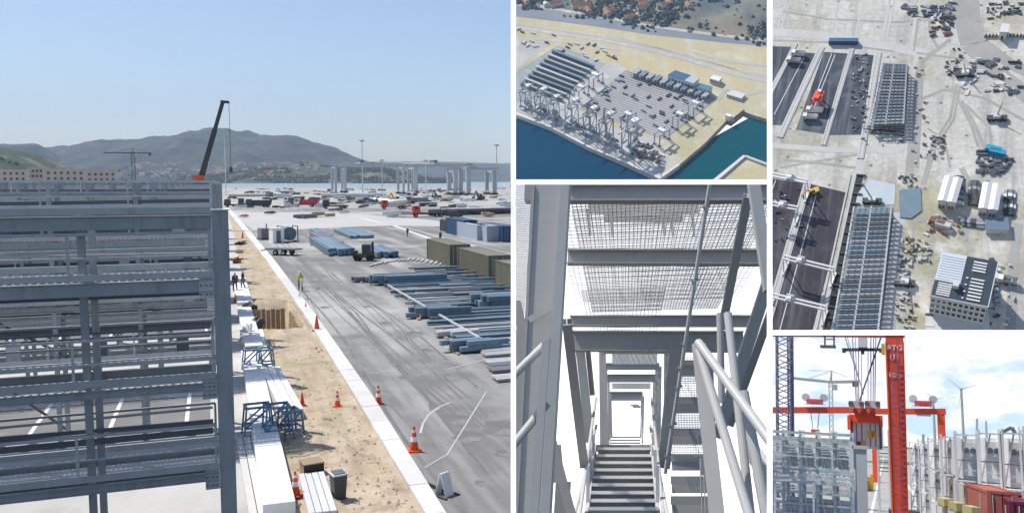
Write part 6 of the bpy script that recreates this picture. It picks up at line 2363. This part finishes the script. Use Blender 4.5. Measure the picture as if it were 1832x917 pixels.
# ---- pale racks on the left
m_s5 = mat('silver rack steel', (.66, .68, .68), .4, .1, .15, 1)
m_s5b = mat('pale green rack steel', (.58, .66, .63), .4, .1, .15, 1)
for r in range(6):
    Y = 30.0 + r * 8.5
    t, o = root5('steel_rack', ['nearest silver steel rack at the lower left', 'second silver steel rack at the lower left', 'third silver steel rack at the lower left', 'fourth silver steel rack at the lower left', 'fifth silver steel rack at the lower left', 'farthest silver steel rack at the lower left'][r],
                 'rack', 1526, Y, 'silver racks at the lower left')
    xl = (A(1372, 850, Y) - o).x
    xr = (A(1524, 850, Y) - o).x
    zt = H5 + (.15 if r else -1.1)
    lv = [zt - .36 * i for i in range(20)] if r == 0 else [zt, zt - .3, zt - .6, zt - 1.0, zt - 1.5, zt - 2.3, zt - 2.9, zt - 3.5, zt - 4.6, zt - 5.4]
    for i, z in enumerate(lv):
        if z < .2:
            continue
        thick = .15 if i % 3 == 1 else .06
        obj('rail', MB().bar((xl - 2, 0, z), (xr, 0, z), .07, thick), m_s5 if i % 2 else m_s5b, t)
        if i % 3 == 1:
            obj('walkway', MB().box(xl - 2, xr - .1, .1, 1.6, z - .05, z + .02), m_s5b, t)
    n = 6
    for i in range(n):
        x = xr - (xr - xl) * i / (n - 1)
        obj('brace_rod', MB().bar((x, .1, zt - 3), (x - (xr - xl) / n, .1, zt - .6), .04), m_s5, t)
        obj('column', MB().bar((x, .12, 0), (x, .12, zt + .1), .10), m_s5, t)
        obj('column', MB().bar((x, 1.5, 0), (x, 1.5, zt + .1), .10), m_s5, t)
    for i in range(4):
        x = xr - (xr - xl) * (i + .5) / 5
        obj('socket_box', MB().box(x - .2, x + .2, .2, .5, zt - 1.6, zt - .9), steel_l, t)
Y = 33.0
t, o = root5('end_wall_panel', 'tall plain grey end panel at the right end of the silver racks', 'panel', 1538, Y)
a, b = A(1527, 802, Y) - o, A(1550, 802, Y) - o
obj('panel', MB().box(a.x, b.x, 0, .3, .02, a.z), mat('plain grey panel', (.50, .50, .50), .7, 0, .05, 1), t)
obj('edge_post', MB().box(a.x - .14, a.x - .003, -.05, .35, .02, a.z + .25), m_s5, t)
obj('cap', MB().box(a.x - .05, b.x + .05, -.05, .35, a.z + .003, a.z + .12), offw, t)
Y = 27
t, o = root5('handrail', 'pale double handrail crossing in front of the silver racks', 'railing', 1526, Y)
a, b = A(1372, 850, Y) - o, A(1527, 848, Y) - o
for dz in (0, -.13):
    obj('rail', MB().bar((a.x, 0, a.z + dz), (b.x, 0, b.z + dz), .05, .06), white, t)
for px in (1386, 1455, 1526):
    x = (A(px, 850, Y) - o).x
    obj('post', MB().bar((x, 0.02, 0), (x, 0.02, a.z), .06), m_s5, t)

# low site clutter beyond the left racks
rr = random.Random(31)
for i in range(70):
    px = rr.uniform(1384, 1520)
    Y = rr.uniform(150, 300)
    g = A(px, 800, Y)
    h = rr.uniform(2.0, 6.0) if rr.random() < .6 else rr.uniform(1, 3)
    w = rr.uniform(1, 4)
    mb = MB().box(-w, w, -1.5, 1.5, 0, h * .55)
    mb.bar((-w * .8, 0, h * .5), (-w * .5, 0, h), .35).bar((w * .3, -.4, h * .5), (w * .6, .2, h * .95), .3).box(-w * .4, w * .2, -1.2, 1.2, h * .55 + .003, h * .75)
    tag(obj('site_equipment', mb, rr.choice([steel_l, darkm, wood, yel, conc, rust, m_s5, offw]), None, P5.at((g.x, Y, -H5), rr.uniform(-.4, .4))), 'distant building equipment beyond the silver racks', 'equipment', 'equipment beyond the silver racks')
# yellow and dark stack between the leg and the lifted container
Y = 100
t, o = root5('scaffold_stack', 'yellowish stacked scaffold frames behind the lifted container', 'scaffold', 1582, Y)
k = m5(Y)
for i in range(7):
    z = (A(1582, 850, Y) - o).z + i * 5.5 * k + 6 * k
    obj('shelf', MB().box(-9 * k, 9 * k, -1, 1, z, z + 1.0 * k), [mat('dull yellow', (.5, .45, .22), .7), darkm, steel_l, MATS['dull yellow']][i % 4], t)
for x in (-8, 8):
    obj('post', MB().box(x * k - .1, x * k + .1, -1.05, 1.05, 0, (A(1582, 768, Y) - o).z), steel_l, t)

# ---- reefer containers in racks on the right
m_rc = [mat('white reefer', (.82, .82, .81), .5, 0, .06, .5), mat('grey reefer', (.70, .70, .69), .5, 0, .08, .5), mat('cream reefer', (.60, .59, .48), .5, 0, .08, .5)]
rr = random.Random(8)


def reefer_col(px0, px1, Y, ytop, lab, n=4):
    t, o = root5('reefer_stack_rack', lab, 'rack', px0, Y, 'racks of reefer containers at the right')
    a, b = A(px0, 850, Y) - o, A(px1, 850, Y) - o
    zt = (A(px0, ytop, Y) - o).z
    return t, o, a, b, zt


def reefer(fr_loc, w, h, L, lab, m):
    t = thing('reefer_container', lab, 'container', P5.at(fr_loc), 'reefer containers in the right racks')
    obj('body', MB().box(0, w, .06, L, 0, h), m, t)
    obj('unit_panel', MB().box(w * .08, w * .92, 0, .057, h * .10, h * .92), offw, t)
    obj('fan', MB().cyl((w * .3, -.04, h * .72), (w * .3, -.002, h * .72), h * .065, n=12), steel_d, t)
    obj('fan', MB().cyl((w * .7, -.04, h * .72), (w * .7, -.002, h * .72), h * .065, n=12), steel_d, t)
    obj('control_box', MB().box(w * .55, w * .85, -.05, -.002, h * .2, h * .4), steel_l, t)
    obj('rib', MB().box(w * .04, w * .07, -.06, .05, 0.02, h - .02), steel_l, t)
    obj('rib', MB().box(w * .93, w * .96, -.06, .05, 0.02, h - .02), steel_l, t)


cols = ((1722, 1752, 52, 778), (1764, 1796, 48, 776), (1806, 1840, 44, 776), (1845, 1885, 42, 772), (1696, 1718, 62, 782), (1672, 1690, 74, 786), (1654, 1668, 88, 789), (1638, 1650, 104, 792))
names = ['second from the front', 'third', 'nearest whole column', 'cut by the right edge', 'left of the middle', 'behind the left handrails', 'far', 'farthest, beside the red leg']
for ci, (x0, x1, Y, yt) in enumerate(cols):
    a, b = A(x0, 850, Y), A(x1, 850, Y)
    zt = A(x0, yt, Y).z
    hh = (zt + H5) / 4
    for k in range(4):
        lab = ['bottom', 'second', 'third', 'top'][k] + ' reefer container in the rack column ' + ['with the cream panels', 'behind the red container', 'near the right edge', 'at the very right edge', 'left of the cream panelled column', 'with diagonal handrails', 'far along the right racks', 'farthest along beside the red leg'][ci]
        reefer((a.x, Y, -H5 + k * hh + .08), b.x - a.x, hh - .25, 11.5, lab, m_rc[2] if (ci == 0 and k in (0, 2)) else rr.choice(m_rc[:2]))
    t, o = root5('reefer_rack', 'pale steel rack frame holding the column of reefers ' + ['with the cream panels', 'behind the red container', 'near the right edge', 'at the very right edge', 'left of the cream panelled column', 'with diagonal handrails', 'far along the right racks', 'farthest along beside the red leg'][ci], 'rack', x0 - 6, Y - 1.6, 'pale rack frames at the right')
    xa, xb = (A(x0 - 9, 850, Y - 1.6) - o).x, (A(x1 + 2, 850, Y - 1.6) - o).x
    for k in range(5):
        z = k * hh + .05
        if k:
            obj('walkway', MB().box(xa, xb, 0, 1.3, z - .06, z), m_s5, t)
        if 0 < k < 4:
            obj('hand_rail', MB().bar((xa, 0, z + 1.05), (xb, 0, z + 1.05), .05), steel_d, t)
            obj('mid_rail', MB().bar((xa, 0, z + .55), (xb, 0, z + .55), .04), m_s5, t)
    for x in (xa, xb):
        for y in (0, 1.3):
            obj('column', MB().bar((x, y, 0), (x, y, zt + H5 + .2), .08), m_s5, t)
    for k in range(4):
        obj('stair_flight', MB().bar((xa, .3, k * hh), (xb * .5 + xa * .5, .3, (k + 1) * hh), .06, .1), steel_l, t)
# coloured containers in front of the racks, bottom right
red2 = mat('faded brick red', (.42, .13, .10), .6, 0, .15, .5)
m_maroon = mat('maroon paint', (.16, .02, .05), .5)
for px, py, Y, L, wd, ht, m, rz, lab in ((1793, 878, 40, 6, 1.05, 2.3, red2, .06, 'faded brick red container at the bottom right'), (1792, 867, 47, 6, 1.2, 2.2, bluep, .05, 'blue container peeping out behind the red one'), (1842, 898, 38, 6, 1.3, 2.0, m_maroon, .0, 'maroon container in the bottom right corner')):
    g = A(px, py, Y)
    hh = g.z + H5
    container(P5, P5.at((g.x, Y, -H5), rz), L, lab, m, 'coloured containers at the bottom right', wd, max(1.2, hh))
# yellow machines
for px, Y, yt, lab in ((1690, 46, 890, 'yellow site machine left of its pair at the foot of the racks'), (1711, 42, 897, 'yellow site machine with cream body right of its pair'), (1737, 40, 904, 'low orange yellow machine at the foot of the cream column')):
    g = A(px, yt, Y)
    hh = g.z + H5
    t = thing('site_machine', lab, 'machine', P5.at((g.x, Y, -H5), .2), 'yellow machines at the foot of the racks')
    k = m5(Y)
    obj('chassis', MB().box(-7 * k, 7 * k, -.5, .5, .35, hh * .78), mat('cream paint', (.6, .5, .32), .6), t)
    obj('cab', MB().box(-6 * k, 5 * k, -.7, .7, hh * .78 + .003, hh * .95), offw, t)
    obj('cab_roof', MB().box(-7 * k, 6 * k, -.75, .5, hh * .95 + .003, hh), mat('dull yellow', (.5, .45, .22), .7), t)
    for x in (-7, 7):
        obj('wheel', MB().cyl((x * k, -.9, .45), (x * k, .9, .45), .45, n=12), black, t)
    for x in (-8.2, 6.2):
        obj('cab_post', MB().box(x * k - .05, x * k + .05, -.74, -.66, hh * .78 + .003, hh * .95), mat('dull yellow', (.5, .45, .22), .7), t)
# small cranes standing over the racks
for px, py, tx, ty, lab, Y in ((1745, 790, 1748, 748, 'thin boom rising behind the right racks', 140), (1768, 790, 1764, 752, 'second thin boom behind the right racks', 150), (1644, 780, 1652, 776, 'small jib over the far right racks', 100)):
    t, o = root5('mobile_crane', lab, 'crane', px, Y, 'small cranes behind the right racks')
    e = A(tx, ty, Y) - o
    obj('boom', MB().bar((0, 0, 2), e, .5, .5, w2=.25, h2=.25), m_tc, t)
    obj('carrier', MB().box(-3, 3, -1.2, 1.2, .6, 2), darkm, t)
    for x in (-2, 2):
        obj('axle_wheels', MB().cyl((x, -1.3, .55), (x, 1.3, .55), .55, n=10), black, t)
Y = 46
t, o = root5('davit_arm', 'bent davit arm on top of the right racks', 'davit', 1806, Y)
a, b, c_ = A(1790, 774, Y) - o, A(1810, 764, Y) - o, A(1816, 774, Y) - o
obj('arm', MB().bar(a, b, .12, .15), steel_d, t)
obj('arm_end', MB().bar(b, c_, .14, .16), steel_d, t)
obj('post', MB().bar((a.x, 0, 0), a, .14), steel_d, t)
# =====================================================================================================
# far sky of the views that look another way, air, and the cut edges of the built ground
# =====================================================================================================


def sky_mat(name, cloud, blue, strength, sc, lo, hi):
    m = bpy.data.materials.new(name)
    m.use_nodes = True
    n, l = m.node_tree.nodes, m.node_tree.links
    n.remove(n['Principled BSDF'])
    em = n.new('ShaderNodeEmission')
    tc = n.new('ShaderNodeTexCoord')
    mp = n.new('ShaderNodeMapping')
    mp.inputs['Scale'].default_value = (sc, sc * 2.2, sc * 2.2)
    no = n.new('ShaderNodeTexNoise')
    no.inputs['Scale'].default_value = 1
    no.inputs['Detail'].default_value = 7
    no.inputs['Roughness'].default_value = .55
    mr = n.new('ShaderNodeMapRange')
    mr.inputs['From Min'].default_value = lo
    mr.inputs['From Max'].default_value = hi
    mr.interpolation_type = 'SMOOTHSTEP'
    mx = n.new('ShaderNodeMix')
    mx.data_type = 'RGBA'
    mx.inputs[6].default_value = (*blue, 1)
    mx.inputs[7].default_value = (*cloud, 1)
    l.new(tc.outputs['Object'], mp.inputs[0])
    l.new(mp.outputs[0], no.inputs['Vector'])
    l.new(no.outputs['Fac'], mr.inputs['Value'])
    l.new(mr.outputs[0], mx.inputs[0])
    l.new(mx.outputs[2], em.inputs['Color'])
    em.inputs['Strength'].default_value = strength
    l.new(em.outputs[0], n['Material Output'].inputs['Surface'])
    return m


def sky_sheet(name, x0, y0, x1, y1, d, m):
    a, b, c, e = (CAM + ray(x, y) * d for x, y in ((x0, y1), (x1, y1), (x1, y0), (x0, y0)))
    o = a.copy()
    me = MB().poly([p - o for p in (a, b, c, e)]).mesh(name)
    me.materials.append(m)
    q = bpy.data.objects.new(name, me)
    COL.objects.link(q)
    q.location = o
    tag(q, kind='structure')


sky_sheet('sky', 914, -150, 2300, 1150, 9600, sky_mat('bright overcast sky', (1.0, 1.0, 1.0), (.94, .96, .98), 1.3, .0006, .2, .35))
sky_sheet('sky', 1382, 599, 2300, 1150, 9500, sky_mat('broken cloud sky', (.84, .85, .86), (.52, .68, .83), 1.0, .0011, .38, .50))

# air over the whole place
if HAZE:
    hz = MB().box(-7000, 5200, -60, 9400, -400, 900)
    ho = hz.mesh('haze')
    hm = bpy.data.materials.new('pale air')
    hm.use_nodes = True
    n, l = hm.node_tree.nodes, hm.node_tree.links
    n.remove(n['Principled BSDF'])
    pv = n.new('ShaderNodeVolumePrincipled')
    pv.inputs['Color'].default_value = (.60, .74, 1.0, 1)
    pv.inputs['Density'].default_value = HAZE
    pv.inputs['Anisotropy'].default_value = 0.2
    l.new(pv.outputs[0], n['Material Output'].inputs['Volume'])
    ho.materials.append(hm)
    q = bpy.data.objects.new('haze', ho)
    COL.objects.link(q)
    tag(q, 'thin pale blue haze over the far shore', 'haze', None, 'stuff')

# each built view ends in a clean edge: things that run past it are sawn off there
bpy.context.view_layer.update()


def rect_planes(r):
    x0, y0, x1, y1 = r
    out = []
    for a, b in (((x0, y1), (x0, y0)), ((x1, y0), (x1, y1)), ((x0, y0), (x1, y0)), ((x1, y1), (x0, y1))):
        n = ray(*a).cross(ray(*b)).normalized()
        mid = ray((x0 + x1) / 2, (y0 + y1) / 2)
        if n.dot(mid) > 0:
            n = -n
        out.append(n)
    return out


PL = {k: rect_planes(r) for k, r in RECT.items()}
gone = []
for o, pn in MADE:
    mw = o.matrix_world
    me = o.data
    if not me.vertices:
        continue
    bb = [mw @ V(c) - CAM for c in o.bound_box]
    need, out = [], False
    for n in PL[pn]:
        s = [n.dot(p) for p in bb]
        if min(s) > 0:
            out = True
        elif max(s) > 0.002:
            need.append(n)
    if out:
        gone.append(o)
        continue
    if not need:
        continue
    me = me.copy()
    bm = bmesh.new()
    bm.from_mesh(me)
    bm.transform(mw)
    for n in need:
        r = bmesh.ops.bisect_plane(bm, geom=bm.verts[:] + bm.edges[:] + bm.faces[:], dist=1e-5, plane_co=CAM, plane_no=n, clear_outer=True)
        ed = [e for e in r['geom_cut'] if isinstance(e, bmesh.types.BMEdge)]
        if ed and len(me.polygons) < 400 and len(me.polygons) > 1:
            bmesh.ops.holes_fill(bm, edges=ed)
    bm.transform(mw.inverted())
    if not bm.verts:
        gone.append(o)
        bm.free()
        continue
    bm.to_mesh(me)
    bm.free()
    o.data = me
gs = set(gone)
for o in gone:
    for ch in list(o.children):
        if ch not in gs:
            ch.parent = o.parent
            ch.matrix_parent_inverse = Matrix()
for o in gs:
    bpy.data.objects.remove(o)
for o in list(bpy.data.objects):
    if o.type == 'EMPTY' and not o.children:
        bpy.data.objects.remove(o)
